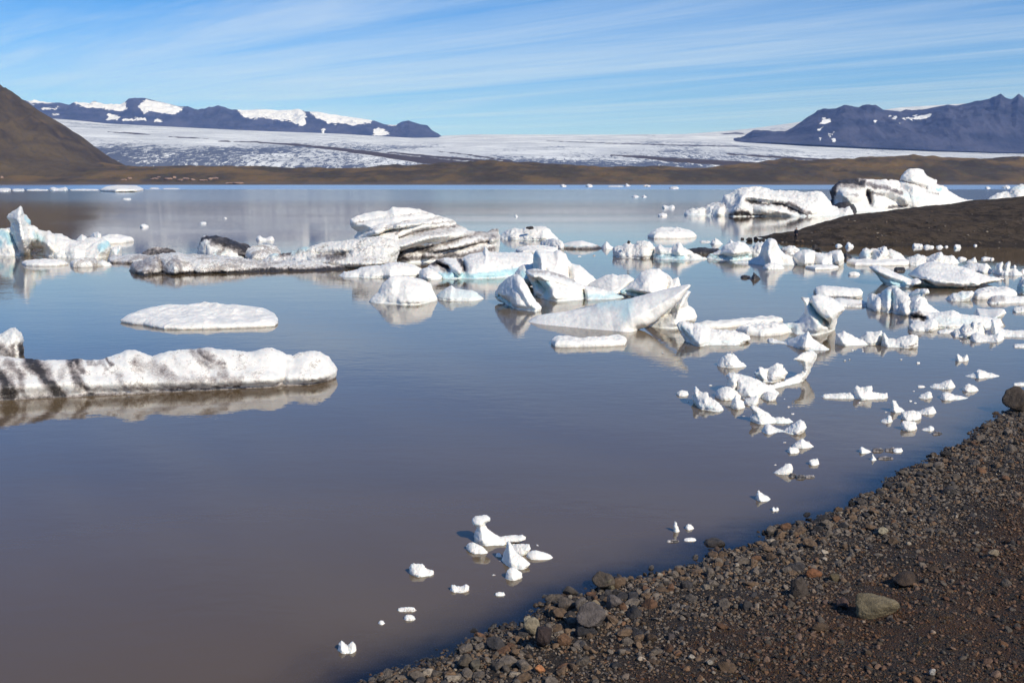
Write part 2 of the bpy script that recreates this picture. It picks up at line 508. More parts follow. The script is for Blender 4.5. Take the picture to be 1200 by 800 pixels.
SN_R = [[(960, 146), (965, 140), (972, 139), (974, 143), (967, 146)], [(958, 152), (965, 149), (960, 154)], [(968, 155), (975, 159), (979, 153.5), (972, 161), (976, 164)], [(1025, 141), (1028, 141), (1027, 146), (1025, 145)],
        [(1056, 139), (1075, 136), (1097, 133), (1090, 138), (1072, 141)], [(1042, 136), (1051, 136), (1050, 139), (1045, 138)], [(958, 162), (962, 163), (960, 166)], [(974, 163), (980, 163), (980, 167), (975, 167)], [(1053, 144), (1057, 143.5), (1056, 146)]]
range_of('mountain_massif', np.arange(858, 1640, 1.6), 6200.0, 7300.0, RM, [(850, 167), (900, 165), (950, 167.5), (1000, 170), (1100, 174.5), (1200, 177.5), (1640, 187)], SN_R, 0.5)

# ------------------------------------------------------------------ near shore
PXC = [(300, 880), (380, 830), (430, 800), (443, 796), (470, 783), (500, 774), (530, 762), (560, 749), (600, 735), (643, 717), (665, 702), (693, 691), (725, 683), (757, 673), (785, 664), (808, 659), (840, 648), (880, 635), (930, 617), (960, 609),
       (1000, 589), (1030, 572), (1057, 557), (1097, 534), (1140, 514), (1165, 494), (1183, 480), (1202, 470), (1235, 452)]
coast = [tuple(on_level(u, v)[:2]) for u, v in PXC]
coast = [(-30.0, 4.0), (-12.0, 9.5)] + [c for c in coast if c[1] > 12.6 or True] + [(27.5, 50.0), (34, 62), (48, 84), (66, 112), (80, 121)]
coast = np.array(coast)

def coast_signed(P):
    """metres inland (negative: out in the water)"""
    best = np.full(len(P), 1e18)
    side = np.zeros(len(P))
    for a, b in zip(coast[:-1], coast[1:]):
        ab = b - a
        t = np.clip(((P - a) @ ab) / (ab @ ab), 0, 1)
        q = P - a - t[:, None] * ab
        d = (q ** 2).sum(1)
        cr = q[:, 0] * ab[1] - q[:, 1] * ab[0]
        m = d < best - 1e-9
        best = np.where(m, d, best)
        side = np.where(m, cr, side)
    return np.sqrt(best) * np.sign(side)

def shore_height(P):
    s = coast_signed(P)
    q = np.c_[P, np.zeros(len(P))]
    s = s + 0.50 * fbm(q / 1.3, 3) + 0.14 * fbm(q / 0.35 + 3, 2)
    up = 0.145 * np.maximum(s, 0) + 0.05 * (1 - np.exp(-np.maximum(s, 0) / 0.5))
    dn = 0.24 * np.minimum(s, 0)
    z = np.where(s > 0, up, np.maximum(dn, -2.6))
    z = z + sstep(0.2, 2.5, s) * (0.10 * fbm(q / 2.2 + 7, 4)) + sstep(-0.3, 0.5, s) * 0.018 * fbm(q / 0.22, 3)
    return z, s

m_gravel, nt = new_mat('shore_gravel')
geo = nt.n('ShaderNodeNewGeometry')
pos = geo.outputs['Position']
sx = nt.attr('inland').outputs['Fac']
v1 = nt.n('ShaderNodeTexVoronoi', ins={'Scale': 26.0, 'Vector': pos})
v2 = nt.n('ShaderNodeTexVoronoi', ins={'Scale': 60.0, 'Vector': pos})
vsep = nt.n('ShaderNodeSeparateColor', ins={0: v1.outputs['Color']})
c = nt.mixc(vsep.outputs[0], (0.013, 0.010, 0.008), (0.052, 0.039, 0.029))
c = nt.mixc(nt.math('MULTIPLY', nt.step(vsep.outputs[1], 0.86, 0.9), 0.8), c, (0.09, 0.055, 0.032))
moss = nt.noise(pos, 1.3, 6, 0.7, 0.6)
moss = nt.math('MULTIPLY', nt.step(moss, 0.40, 0.60), nt.step(sx, 1.5, 4.5))
c = nt.mixc(nt.math('MULTIPLY', moss, 0.7), c, (0.072, 0.032, 0.013))
ms2 = nt.math('MULTIPLY', nt.step(nt.noise(pos, 2.7, 5, 0.7, 0.4), 0.56, 0.72), nt.step(sx, 2.5, 5))
c = nt.mixc(nt.math('MULTIPLY', ms2, 0.5), c, (0.055, 0.042, 0.014))
zz = nt.n('ShaderNodeSeparateXYZ', ins={0: pos}).outputs[2]
wet = nt.math('SUBTRACT', 1.0, nt.step(zz, 0.02, 0.14))
c = nt.mixc(nt.math('MULTIPLY', wet, 0.65), c, (0.008, 0.007, 0.007))
h = nt.math('ADD', nt.math('MULTIPLY', v1.outputs['Distance'], -1.0), nt.math('MULTIPLY', v2.outputs['Distance'], -0.5))
bs = surface(nt, c, 0.9, h, 0.9, 0.05, 0.25)
nt.link(nt.math('SUBTRACT', 0.92, nt.math('MULTIPLY', wet, 0.45)), bs.inputs['Roughness'])

xs = np.concatenate([np.linspace(-30, -9, 30), np.arange(-8.6, 24, 0.11), np.linspace(24.4, 90, 90)])
ys = np.concatenate([np.linspace(-14, 9, 24), np.arange(9.5, 40, 0.11), np.linspace(40.4, 126, 110)])
Xs, Ysh = np.meshgrid(xs, ys)
Ps = np.stack([Xs.ravel(), Ysh.ravel()], 1)
zs, ss = shore_height(Ps)
terrain('gravel_shore', Xs, Ysh, zs.reshape(Xs.shape), m_gravel, {'inland': ss})

# ------------------------------------------------------------------ spit
m_spit, nt = new_mat('spit_gravel')
pos = nt.n('ShaderNodeNewGeometry').outputs['Position']
a = nt.noise(pos, 0.16, 8, 0.72)
b = nt.noise(nt.mapping(pos, scale=(1, 0.6, 1.5)), 0.55, 9, 0.82)
c = nt.mixc(nt.step(b, 0.40, 0.60), (0.030, 0.021, 0.013), (0.098, 0.068, 0.042))
c = nt.mixc(nt.math('MULTIPLY', nt.step(a, 0.5, 0.72), 0.6), c, (0.100, 0.070, 0.036))
c = nt.mixc(nt.math('MULTIPLY', nt.step(nt.noise(pos, 1.5, 5, 0.7), 0.60, 0.68), 0.7), c, (0.20, 0.165, 0.13))
zz = nt.n('ShaderNodeSeparateXYZ', ins={0: pos}).outputs[2]
wet = nt.math('SUBTRACT', 1.0, nt.step(zz, 0.03, 0.45))
c = nt.mixc(nt.math('MULTIPLY', wet, 0.55), c, (0.035, 0.027, 0.020))
surface(nt, c, 0.92, nt.math('ADD', b, nt.noise(pos, 5.0, 4, 0.7)), 1.0, 0.35, 0.2)
PXS = [(903, 281), (912, 283), (925, 284.5), (945, 286), (965, 286.8), (1000, 287.2), (1060, 287.3), (1130, 287.6), (1200, 288), (1300, 290), (1420, 293)]
front = [on_level(u, v)[:2] for u, v in PXS]
# (x, crest height, distance of crest line behind the front waterline)
CREST = np.array([(32, 0.0, 2), (36, 0.75, 7), (41, 1.25, 11), (47.8, 2.5, 17), (53, 3.2, 22), (61, 3.6, 27), (68, 4.2, 31), (76, 5.0, 35), (85, 5.9, 39), (110, 7.0, 44), (150, 8.5, 55), (240, 9, 70)])
fx = np.array([p[0] for p in front]); fy = np.array([p[1] for p in front])
def spit_height(x, y):
    yf = np.interp(x, fx, fy)
    C = np.interp(x, CREST[:, 0], CREST[:, 1]); W = np.interp(x, CREST[:, 0], CREST[:, 2])
    s = y - yf
    q = np.c_[x, y, 0 * x]
    s = s + 0.8 * fbm(q / 5.0, 3)
    t = s / W
    z = np.where(t < 0, s * 0.06, np.where(t < 1, C * (1 - (1 - np.clip(t, 0, 1)) ** 1.8), C * (1 - ((np.clip(t, 1, 3) - 1) / 1.0) ** 2 * 0.9)))
    z = z + 0.10 * fbm(q / 0.8, 3) * sstep(0, 0.25, t) + 0.30 * fbm(q / 6.0 + 2, 4) * sstep(0, 0.3, t) * np.minimum(C, 1.5)
    tip = np.clip((x - fx[0]) / 1.5, -1, 1)
    z = np.where(x < fx[0] + 1.5, np.minimum(z, z * np.maximum(tip, 0) + np.minimum(tip, 0) * 0.4), z)
    return np.maximum(z, -2.4)
gx = np.concatenate([np.arange(28, 92, 0.34), np.linspace(92.6, 260, 80)])
gy = np.concatenate([np.arange(108, 182, 0.38), np.linspace(183, 300, 40)])
Xg, Yg = np.meshgrid(gx, gy)
zg = spit_height(Xg.ravel(), Yg.ravel())
terrain('gravel_spit', Xg, Yg, zg.reshape(Xg.shape), m_spit)

# ------------------------------------------------------------------ lake bed and water
m_bed, nt = new_mat('lake_bed')
pos = nt.n('ShaderNodeNewGeometry').outputs['Position']
surface(nt, nt.mixc(nt.noise(pos, 0.5, 4), (0.03, 0.026, 0.022), (0.06, 0.05, 0.04)), 0.95)
bx = np.linspace(-12000, 12000, 25); by = np.linspace(-1500, 12500, 15)
Xb, Yb = np.meshgrid(bx, by)
terrain('ground', Xb, Yb, np.full(Xb.shape, -2.9), m_bed)

m_water, nt = new_mat('lagoon_water')
geo = nt.n('ShaderNodeNewGeometry')
pos = geo.outputs['Position']
dep = nt.attr('depth').outputs['Fac']
sepw = nt.n('ShaderNodeSeparateXYZ', ins={0: pos})
yy = sepw.outputs[1]
# ripples: fine ones close by, long low ones, and wind-ruffled patches far out
r1 = nt.noise(nt.mapping(pos, scale=(0.55, 1.0, 1), rot=(0, 0, 0.2)), 2.2, 3, 0.55)
r2 = nt.noise(nt.mapping(pos, scale=(0.5, 1.0, 1), rot=(0, 0, -0.15)), 0.45, 3, 0.5)
r3 = nt.noise(nt.mapping(pos, scale=(0.4, 1.0, 1)), 0.10, 3, 0.5)
patch = nt.step(nt.noise(nt.mapping(pos, scale=(0.35, 1, 1)), 0.02, 3, 0.5), 0.42, 0.62)
ruffle = nt.step(yy, 880.0, 1080.0)
amp = nt.math('ADD', nt.math('MULTIPLY', patch, 0.45), 0.4)
hgt = nt.math('ADD', nt.math('MULTIPLY', r1, 0.010), nt.math('ADD', nt.math('MULTIPLY', r2, 0.016), nt.math('MULTIPLY', r3, 0.02)))
hgt = nt.math('MULTIPLY', hgt, amp)
bp = nt.n('ShaderNodeBump', ins={'Strength': 1.0, 'Distance': 1.0, 'Height': hgt})
fr = nt.n('ShaderNodeFresnel', ins={'IOR': 1.50})
nt.link(bp.outputs[0], fr.inputs['Normal'])
gl = nt.n('ShaderNodeBsdfGlossy', ins={'Color': (1, 1, 1, 1)})
dist_r = nt.math('MULTIPLY', nt.step(yy, 130.0, 480.0), 0.11)
nt.link(nt.math('ADD', nt.math('ADD', 0.014, dist_r), nt.math('MULTIPLY', ruffle, 0.15)), gl.inputs['Roughness'])
nt.link(bp.outputs[0], gl.inputs['Normal'])
silt = nt.noise(nt.mapping(pos, scale=(0.4, 1, 1)), 0.09, 4, 0.55, 0.6)
mc = nt.mixc(nt.step(silt, 0.35, 0.7), (0.108, 0.072, 0.036), (0.124, 0.083, 0.043))
df = nt.n('ShaderNodeBsdfDiffuse', ins={'Color': mc})
tr = nt.n('ShaderNodeBsdfTransparent', ins={'Color': (0.62, 0.72, 0.80, 1)})
turb = nt.math('SUBTRACT', 1.0, nt.math('POWER', 2.718, nt.math('MULTIPLY', nt.math('POWER', nt.math('MULTIPLY', dep, 4.6), 1.7), -1.0)))
body = nt.n('ShaderNodeMixShader', ins={0: turb, 1: tr.outputs[0], 2: df.outputs[0]})
mx = nt.n('ShaderNodeMixShader', ins={0: fr.outputs[0], 1: body.outputs[0], 2: gl.outputs[0]})
nt.link(mx.outputs[0], nt.n('ShaderNodeOutputMaterial').inputs['Surface'])

def grow(a, b, k=1.35, first=0.6):
    out, st = [], first
    x = a
    while x < b:
        x = min(b, x + st); st *= k
        out.append(x)
    return np.array(out)
wx = np.concatenate([-12 - grow(0, 11900)[::-1], np.arange(-12, 26, 0.22), np.arange(26, 92, 1.5), 92 + grow(0, 11900, 1.35, 3)])
wy = np.concatenate([-14 - grow(0, 1400)[::-1], np.linspace(-14, 8, 12), np.arange(8.5, 50, 0.22), np.arange(50.5, 130, 1.5), 131 + grow(0, 2050 - 131, 1.3, 3)])
Xw, Yw = np.meshgrid(wx, wy)
Pw = np.stack([Xw.ravel(), Yw.ravel()], 1)
nearm = (Pw[:, 0] > -40) & (Pw[:, 0] < 95) & (Pw[:, 1] < 135) & (Pw[:, 1] > -15)
dep = np.full(len(Pw), 3.0)
zq, sq = shore_height(Pw[nearm])
dep[nearm] = np.clip(-zq, 0, 3)
m2 = (Pw[:, 0] > 30) & (Pw[:, 0] < 260) & (Pw[:, 1] > 106) & (Pw[:, 1] < 300)
if m2.any():
    dep[m2] = np.minimum(dep[m2], np.clip(-spit_height(Pw[m2][:, 0], Pw[m2][:, 1]), 0, 3))
ow = terrain('water', Xw, Yw, np.zeros(Xw.shape), m_water, {'depth': dep})

# ------------------------------------------------------------------ air
mh = bpy.data.materials.new('haze')
mh.use_nodes = True
nt = NT(mh)
vol = nt.n('ShaderNodeVolumePrincipled', ins={'Color': (0.28, 0.46, 1.0, 1), 'Absorption Color': (1, 1, 1, 1), 'Density': 4.6e-5, 'Anisotropy': 0.0})
nt.link(vol.outputs[0], nt.n('ShaderNodeOutputMaterial').inputs['Volume'])
x0, x1, y0, y1, z0, z1 = -12400, 12400, -1900, 12900, -3.9, 1080
hv = [(x, y, z) for z in (z0, z1) for y in (y0, y1) for x in (x0, x1)]
hf = [(0, 2, 3, 1), (4, 5, 7, 6), (0, 1, 5, 4), (2, 6, 7, 3), (0, 4, 6, 2), (1, 3, 7, 5)]
hz = mesh_obj('haze', np.array(hv, float), hf, mh, smooth=False)
hz['kind'] = 'stuff'
# ------------------------------------------------------------------ ice
m_ice, nt = new_mat('glacier_ice')
tcg = nt.n('ShaderNodeTexCoord').outputs['Object']
geo = nt.n('ShaderNodeNewGeometry')
pos = geo.outputs['Position']
sc = nt.attr('px').outputs['Fac']           # metres per picture pixel of this berg: keeps grain in scale with its size
vm = nt.n('ShaderNodeVectorMath', operation='DIVIDE')
nt.link(tcg, vm.inputs[0])
cmb = nt.n('ShaderNodeCombineXYZ', ins={0: sc, 1: sc, 2: sc})
nt.link(cmb.outputs[0], vm.inputs[1])
q = vm.outputs[0]
n1 = nt.noise(q, 0.06, 6, 0.62)
n2 = nt.noise(q, 0.28, 5, 0.68)
n3 = nt.noise(nt.mapping(q, scale=(1, 1, 0.3)), 0.5, 4, 0.7)
dirt = nt.attr('dirt').outputs['Fac']  # traced dirt, plus painted shade of caves, undersides and a beak
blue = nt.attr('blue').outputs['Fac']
grit = nt.attr('grit').outputs['Fac']
base = nt.mixc(nt.step(n1, 0.34, 0.66), (0.67, 0.645, 0.595), (0.86, 0.805, 0.71))
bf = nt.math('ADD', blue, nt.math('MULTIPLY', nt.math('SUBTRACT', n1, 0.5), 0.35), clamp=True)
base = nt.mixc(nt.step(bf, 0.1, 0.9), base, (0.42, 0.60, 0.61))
base = nt.mixc(nt.math('MULTIPLY', nt.step(n2, 0.56, 0.74), 0.10), base, (0.62, 0.58, 0.52))
n4 = nt.noise(q, 0.75, 4, 0.7)
gf = nt.math('ADD', nt.math('MULTIPLY', n2, 0.45), nt.math('MULTIPLY', n4, 0.55))
gf = nt.math('ADD', gf, nt.math('MULTIPLY', nt.math('SUBTRACT', n1, 0.5), 0.75))
gr = nt.n('ShaderNodeMapRange', interpolation_type='SMOOTHSTEP', ins={'Value': gf, 'From Min': nt.math('SUBTRACT', 0.72, nt.math('MULTIPLY', grit, 0.28)), 'From Max': nt.math('SUBTRACT', 0.86, nt.math('MULTIPLY', grit, 0.28))}).outputs[0]
base = nt.mixc(nt.math('MULTIPLY', gr, nt.math('MINIMUM', nt.math('MULTIPLY', grit, 1.6), 0.8)), base, (0.27, 0.225, 0.185))
dm = nt.math('ADD', dirt, nt.math('MULTIPLY', nt.math('SUBTRACT', gf, 0.5), 1.5))
df1 = nt.step(dm, 0.12, 0.75)
df2 = nt.step(dm, 0.60, 1.1)
base = nt.mixc(nt.math('MULTIPLY', df1, nt.step(dirt, 0.0, 0.25)), base, (0.30, 0.26, 0.235))
base = nt.mixc(nt.math('MULTIPLY', df2, nt.step(dirt, 0.1, 0.4)), base, (0.035, 0.030, 0.027))
b1 = nt.noise(q, 0.22, 6, 0.62)
b2 = nt.n('ShaderNodeTexVoronoi', feature='SMOOTH_F1', ins={'Scale': 0.13, 'Smoothness': 0.4})
nt.link(nt.mapping(q, scale=(1, 1, 0.7)), b2.inputs['Vector'])
hh = nt.math('ADD', nt.math('MULTIPLY', b1, 1.0), nt.math('MULTIPLY', b2.outputs['Distance'], 0.5))
rgh = nt.attr('rgh').outputs['Fac']
hh = nt.math('MULTIPLY', nt.math('MULTIPLY', hh, sc), nt.math('ADD', 0.05, nt.math('MULTIPLY', nt.math('MULTIPLY', rgh, rgh), 0.75)))
pb = surface(nt, base, 0.5, hh, 0.55, 2.6, 0.4, sss=0.4)
pb.inputs['Subsurface Radius'].default_value = (0.55, 0.85, 1.0)
nt.link(nt.math('MULTIPLY', sc, 3.0), pb.inputs['Subsurface Scale'])

def inflate(poly, holes, spacing, upper, rng, edge_jit):
    """triangulate a closed outline; -> verts2d, tris, distance to the edge polyline, boundary flags"""
    poly = np.asarray(poly, float)
    pts = []
    n = len(poly)
    for i in range(n):
        a, b = poly[i], poly[(i + 1) % n]
        L = np.linalg.norm(b - a)
        k = max(1, int(round(L / spacing)))
        for j in range(k):
            pts.append(a + (b - a) * j / k)
    pts = np.array(pts)
    if edge_jit > 0:
        j = np.stack([fbm(np.c_[pts, np.zeros(len(pts))] / (spacing * 6) + 5, 3), fbm(np.c_[pts, np.ones(len(pts))] / (spacing * 6) + 31, 3)], 1)
        pts = pts + j * edge_jit
    nb = len(pts)
    loops = [(0, nb)]
    allp = [pts]
    for h in holes:
        h = np.asarray(h, float)
        allp.append(h)
        loops.append((sum(len(a) for a in allp[:-1]), len(h)))
    B = np.vstack(allp)
    lo, hi = pts.min(0), pts.max(0)
    gx = np.arange(lo[0], hi[0], spacing); gy = np.arange(lo[1], hi[1], spacing * 0.866)
    GX, GY = np.meshgrid(gx, gy)
    GX[1::2] += spacing / 2
    G = np.stack([GX.ravel(), GY.ravel()], 1) + rng.uniform(-.22, .22, (GX.size, 2)) * spacing
    def ins(P):
        c = inside(P, pts)
        for h in holes:
            c &= ~inside(P, np.asarray(h, float))
        return c
    G = G[ins(G)]
    db = seg_dist(G, pts, True)
    for h in holes:
        db = np.minimum(db, seg_dist(G, np.asarray(h, float), True))
    G = G[db > spacing * 0.55]
    A = np.vstack([B, G])
    edges = []
    for s, k in loops:
        edges += [(s + i, s + (i + 1) % k) for i in range(k)]
    vo, eo, fo, ov, oe, of = geometry.delaunay_2d_cdt([Vector(a) for a in A], edges, [], 0, 1e-7, True)
    Vv = np.array([tuple(a) for a in vo])
    T = np.array([f for f in fo if len(f) == 3])
    c = Vv[T].mean(1)
    T = T[ins(c)]
    # boundary edges
    return Vv, T

def build_solid(name, V2, T, front, back, to3, seal):
    """V2: 2d verts; front/back: offsets along n; seal: verts whose front and back are one"""
    n = len(V2)
    idxb = np.full(n, -1)
    free = ~seal
    idxb[seal] = np.nonzero(seal)[0]
    idxb[free] = n + np.arange(free.sum())
    P = np.vstack([to3(V2, front), to3(V2[free], back[free])])
    src = np.concatenate([np.arange(n), np.nonzero(free)[0]])
    faces = [T, idxb[T][:, ::-1]]
    # close open (bottom) boundary
    e = np.sort(np.vstack([T[:, [0, 1]], T[:, [1, 2]], T[:, [2, 0]]]), 1)
    uq, cnt = np.unique(e, axis=0, return_counts=True)
    be = set(map(tuple, uq[cnt == 1]))
    ex = []
    for t in T:
        for a, b in ((t[0], t[1]), (t[1], t[2]), (t[2], t[0])):
            if (min(a, b), max(a, b)) in be and not (seal[a] and seal[b]):
                A, Bk, b2 = a, idxb[a], idxb[b]
                if b2 != b: ex.append((b, a, b2))
                if Bk != a: ex.append((a, Bk, b2))
    if ex:
        faces.append(np.array(ex))
    Fc = np.vstack(faces)
    return P, Fc, src, np.concatenate([np.zeros(n, bool), np.ones(free.sum(), bool)])

def vnormals(P, Fc):
    fn = np.cross(P[Fc[:, 1]] - P[Fc[:, 0]], P[Fc[:, 2]] - P[Fc[:, 0]])
    N = np.zeros_like(P)
    for k in range(3):
        np.add.at(N, Fc[:, k], fn)
    return N / np.maximum(np.linalg.norm(N, axis=1), 1e-12)[:, None]

N_ICE = [0]
def berg(label, top, front, cat='iceberg', name=None, T=None, e=1.9, D=None, ridges=(), dirt=(), blue=(), grit=0.0, rough=1.0, holes=(), group=None, seed=None,
         notch=0.12, basedirt=0.0, baseblue=0.35, yaw=None, res=1.0, strata=None, lean=-0.22, mat=None, lump=0.2, warp=2.5):
    """a berg standing in the water. top: outline as seen, from the left waterline contact over the top to the right one; front: row of the front waterline"""
    N_ICE[0] += 1
    rng = np.random.RandomState(seed if seed is not None else 100 + N_ICE[0])
    top = [tuple(map(float, p)) for p in top]
    PL, PR = on_level(*top[0]), on_level(*top[-1])
    W = np.linalg.norm((PR - PL)[:2])
    ax = (PR - PL) / np.linalg.norm(PR - PL)
    nrm = np.array([ax[1], -ax[0], 0.0])
    if nrm[1] > 0: nrm = -nrm
    mid = (PL + PR) / 2
    px = mid[1] / F
    um = (top[0][0] + top[-1][0]) / 2
    Tf = mid[1] - on_level(um, front)[1]
    if T is None: T = max(Tf, 0.14 * W)
    T *= 0.85
    e = max(1.15, e - 0.45)
    c0 = CAMH * 0 + PL @ nrm
    camp = np.array([0, 0, CAMH])
    def to_plane(p):
        d = ray(*p)
        t = (c0 - camp @ nrm) / (d @ nrm)
        X = camp + d * t
        return np.array([(X - PL) @ ax, X[2]])
    vtop = min(p[1] for p in top); vcon = (top[0][1] + top[-1][1]) / 2
    def to_face(p):
        k = np.clip((p[1] - vtop) / max(front - vtop, 1), 0, 1)
        return to_plane((p[0], p[1] - (front - vcon) * k))
    q = [to_plane(p) for p in top]
    H = max(p[1] for p in q)
    q[0][1] = min(q[0][1], 0.0); q[-1][1] = min(q[-1][1], 0.0)
    zb = -max(0.35 * H, 0.9 * T * CAMH / mid[1] + 0.1 * H)
    upper = np.array(q)
    l0 = np.array([q[0][0], zb]); r0 = np.array([q[-1][0], zb])
    poly = np.vstack([upper, [r0], [l0]])
    if cat == 'iceberg' or W / px > 40:
        sp = max(1.05 * px, W / 190)
    else:
        sp = max(0.8 * px, W / 34)
    sp *= res
    hs = [[to_plane(p) for p in h] for h in holes]
    V2, Tr = inflate(poly, hs, sp, upper, rng, 0.5 * px * rough)
    edge = np.vstack([[l0], upper, [r0]])
    d = seg_dist(V2, edge)
    for h in hs:
        d = np.minimum(d, seg_dist(V2, np.array(h), True))
    Dm = D * px if D else max(d[V2[:, 1] > -0.02].max(), 1e-3)
    qd = np.clip(d / Dm, 0, 1)
    f = T * (1 - (1 - qd) ** e) ** (1 / e)
    P3 = np.c_[V2, np.zeros(len(V2))]
    f = f * (1 + lump * rough * fbm(P3 / max(H * 1.1, 4 * px) + rng.uniform(0, 50, 3), 3))
    bk = -f * 0.9
    for pts, amp, wd in ridges:
        pp = np.array([to_face(p) for p in pts])
        f = f + amp * T * np.maximum(0, 1 - seg_dist(V2, pp) / (wd * px)) * np.minimum(1, qd * 3)
    z = V2[:, 1]
    nt_ = 1 - notch * np.exp(-((z - 0.02 * H) / (0.10 * H + 1e-6)) ** 2)
    f = f * nt_
    seal = (d < 1e-5 + sp * 0.02)
    f[seal] = 0; bk[seal] = 0
    # bottom corners stay sealed; the rest of the bottom edge is closed by a strip
    lean_ = lean
    def to3(v, off):
        B = PL + np.outer(v[:, 0], ax) + np.outer(v[:, 1], [0, 0, 1])
        r = -B[:, :2] / np.linalg.norm(B[:, :2], axis=1)[:, None]
        return B + np.c_[r * (off + lean * np.maximum(v[:, 1], 0))[:, None], np.zeros(len(B))]
    P, Fc, src, isb = build_solid('x', V2, Tr, f, bk, to3, seal)
    N = vnormals(P, Fc)
    if (N[:len(V2)] @ nrm).mean() < 0:
        Fc = Fc[:, ::-1]; N = -N
    off = rng.uniform(0, 90, 3)
    S1 = max(H * 0.55, 5 * px)
    am = rough * min(H, 22 * px)
    dsp = 0.06 * am * fbm(P / S1 + off, 3) + 0.06 * am * (ridged(P / (S1 * 0.5) + off, 4, 0.6) - 0.9) + 0.34 * px * rough * fbm(P / (3.2 * px) + off, 2)
    if strata is not None:
        tilt, wl, sa = strata
        hgt = P[:, 2] + (P - PL) @ ax * tilt
        dsp = dsp + sa * px * np.sin(2 * np.pi * hgt / (wl * px) + 2.2 * fbm(P / (14 * px) + off, 2))
    P = P + N * dsp[:, None]
    dv = np.zeros(len(V2))
    j2 = V2 + px * 2.3 * np.stack([fbm(P3 / (4 * px), 3), fbm(P3 / (4 * px) + 20, 3)], 1) + px * warp * np.stack([fbm(P3 / (16 * px) + off, 2), fbm(P3 / (16 * px) + 40 + off, 2)], 1)
    for pts, amp, wd in dirt:
        pp = np.array([to_face(p) for p in pts])
        dv = np.maximum(dv, amp * np.clip(1.25 - seg_dist(j2, pp) / (wd * px), 0, 1))
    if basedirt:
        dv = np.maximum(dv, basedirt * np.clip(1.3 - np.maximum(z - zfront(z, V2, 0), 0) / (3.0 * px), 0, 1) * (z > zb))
    bv = np.zeros(len(V2))
    for pts, amp, wd in blue:
        pp = np.array([to_face(p) for p in pts])
        bv = np.maximum(bv, amp * np.clip(1.2 - seg_dist(j2, pp) / (wd * px), 0, 1))
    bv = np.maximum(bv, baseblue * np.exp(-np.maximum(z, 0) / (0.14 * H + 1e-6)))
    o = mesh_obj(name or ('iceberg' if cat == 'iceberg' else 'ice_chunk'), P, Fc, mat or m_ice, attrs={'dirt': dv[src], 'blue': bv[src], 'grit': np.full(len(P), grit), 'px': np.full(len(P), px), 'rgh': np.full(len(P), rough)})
    recenter(o)
    tag(o, label, cat, group)
    return o

def zfront(z, V2, k):
    return 0.0

def floe(label, outline, h, cat='ice floe', grit=0.0, e=2.6, dirt=(), name='ice_floe', group=None, blue=(), rough=1.0, edge=None, undercut=0.0, hump=()):
    """a flat floe: outline of its top face as seen, lying h metres above the water"""
    N_ICE[0] += 1
    rng = np.random.RandomState(300 + N_ICE[0])
    q = np.array([on_level(u, v, h * 0.6)[:2] for u, v in outline])
    c = q.mean(0)
    px = c[1] / F
    W = np.ptp(q[:, 0])
    sp = max(px * 1.0, W / 150)
    V2, Tr = inflate(q, [], sp, None, rng, 0.7 * px * rough)
    d = seg_dist(V2, q, True)
    D = edge if edge else min(d.max() * 0.6, 2.2 * h)
    qd = np.clip(d / D, 0, 1)
    f = h * 0.14 + 0.86 * h * (1 - (1 - qd) ** e) ** (1 / e) * (1 + 0.25 * fbm(np.c_[V2, np.ones(len(V2))] / (W * 0.16) + 9, 2))
    P3 = np.c_[V2, np.zeros(len(V2))]
    f = f + h * 0.35 * rough * fbm(P3 / (W * 0.10) + 3, 4) * qd
    for pts, amp, wd in hump:
        pp = np.array([on_level(u, v, h)[:2] for u, v in pts])
        f = f + amp * np.maximum(0, 1 - seg_dist(V2, pp) / (wd * px))
    bk = np.full(len(V2), -0.5 * h) - 0.4 * h * qd
    seal = np.zeros(len(V2), bool)
    cc = c
    def to3(v, off):
        return np.c_[v, off]
    P, Fc, src, isb = build_solid('x', V2, Tr, f, bk, to3, seal)
    # pull the side wall in below the lip so that it overhangs a little
    low = isb
    P[low, :2] = cc + (P[low, :2] - cc) * (1 - max(undercut, 0.04))
    N = vnormals(P, Fc)
    if N[:len(V2)][:, 2].mean() < 0: Fc = Fc[:, ::-1]
    dv = np.zeros(len(V2)); bv = np.zeros(len(V2))
    for pts, amp, wd in dirt:
        pp = np.array([on_level(u, v, h)[:2] for u, v in pts])
        dv = np.maximum(dv, amp * np.clip(1.25 - seg_dist(V2, pp) / (wd * px * 2), 0, 1))
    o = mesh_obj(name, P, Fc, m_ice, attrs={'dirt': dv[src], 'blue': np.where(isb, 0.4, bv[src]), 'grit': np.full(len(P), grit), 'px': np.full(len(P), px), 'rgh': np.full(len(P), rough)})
    recenter(o)
    return tag(o, label, cat, group)

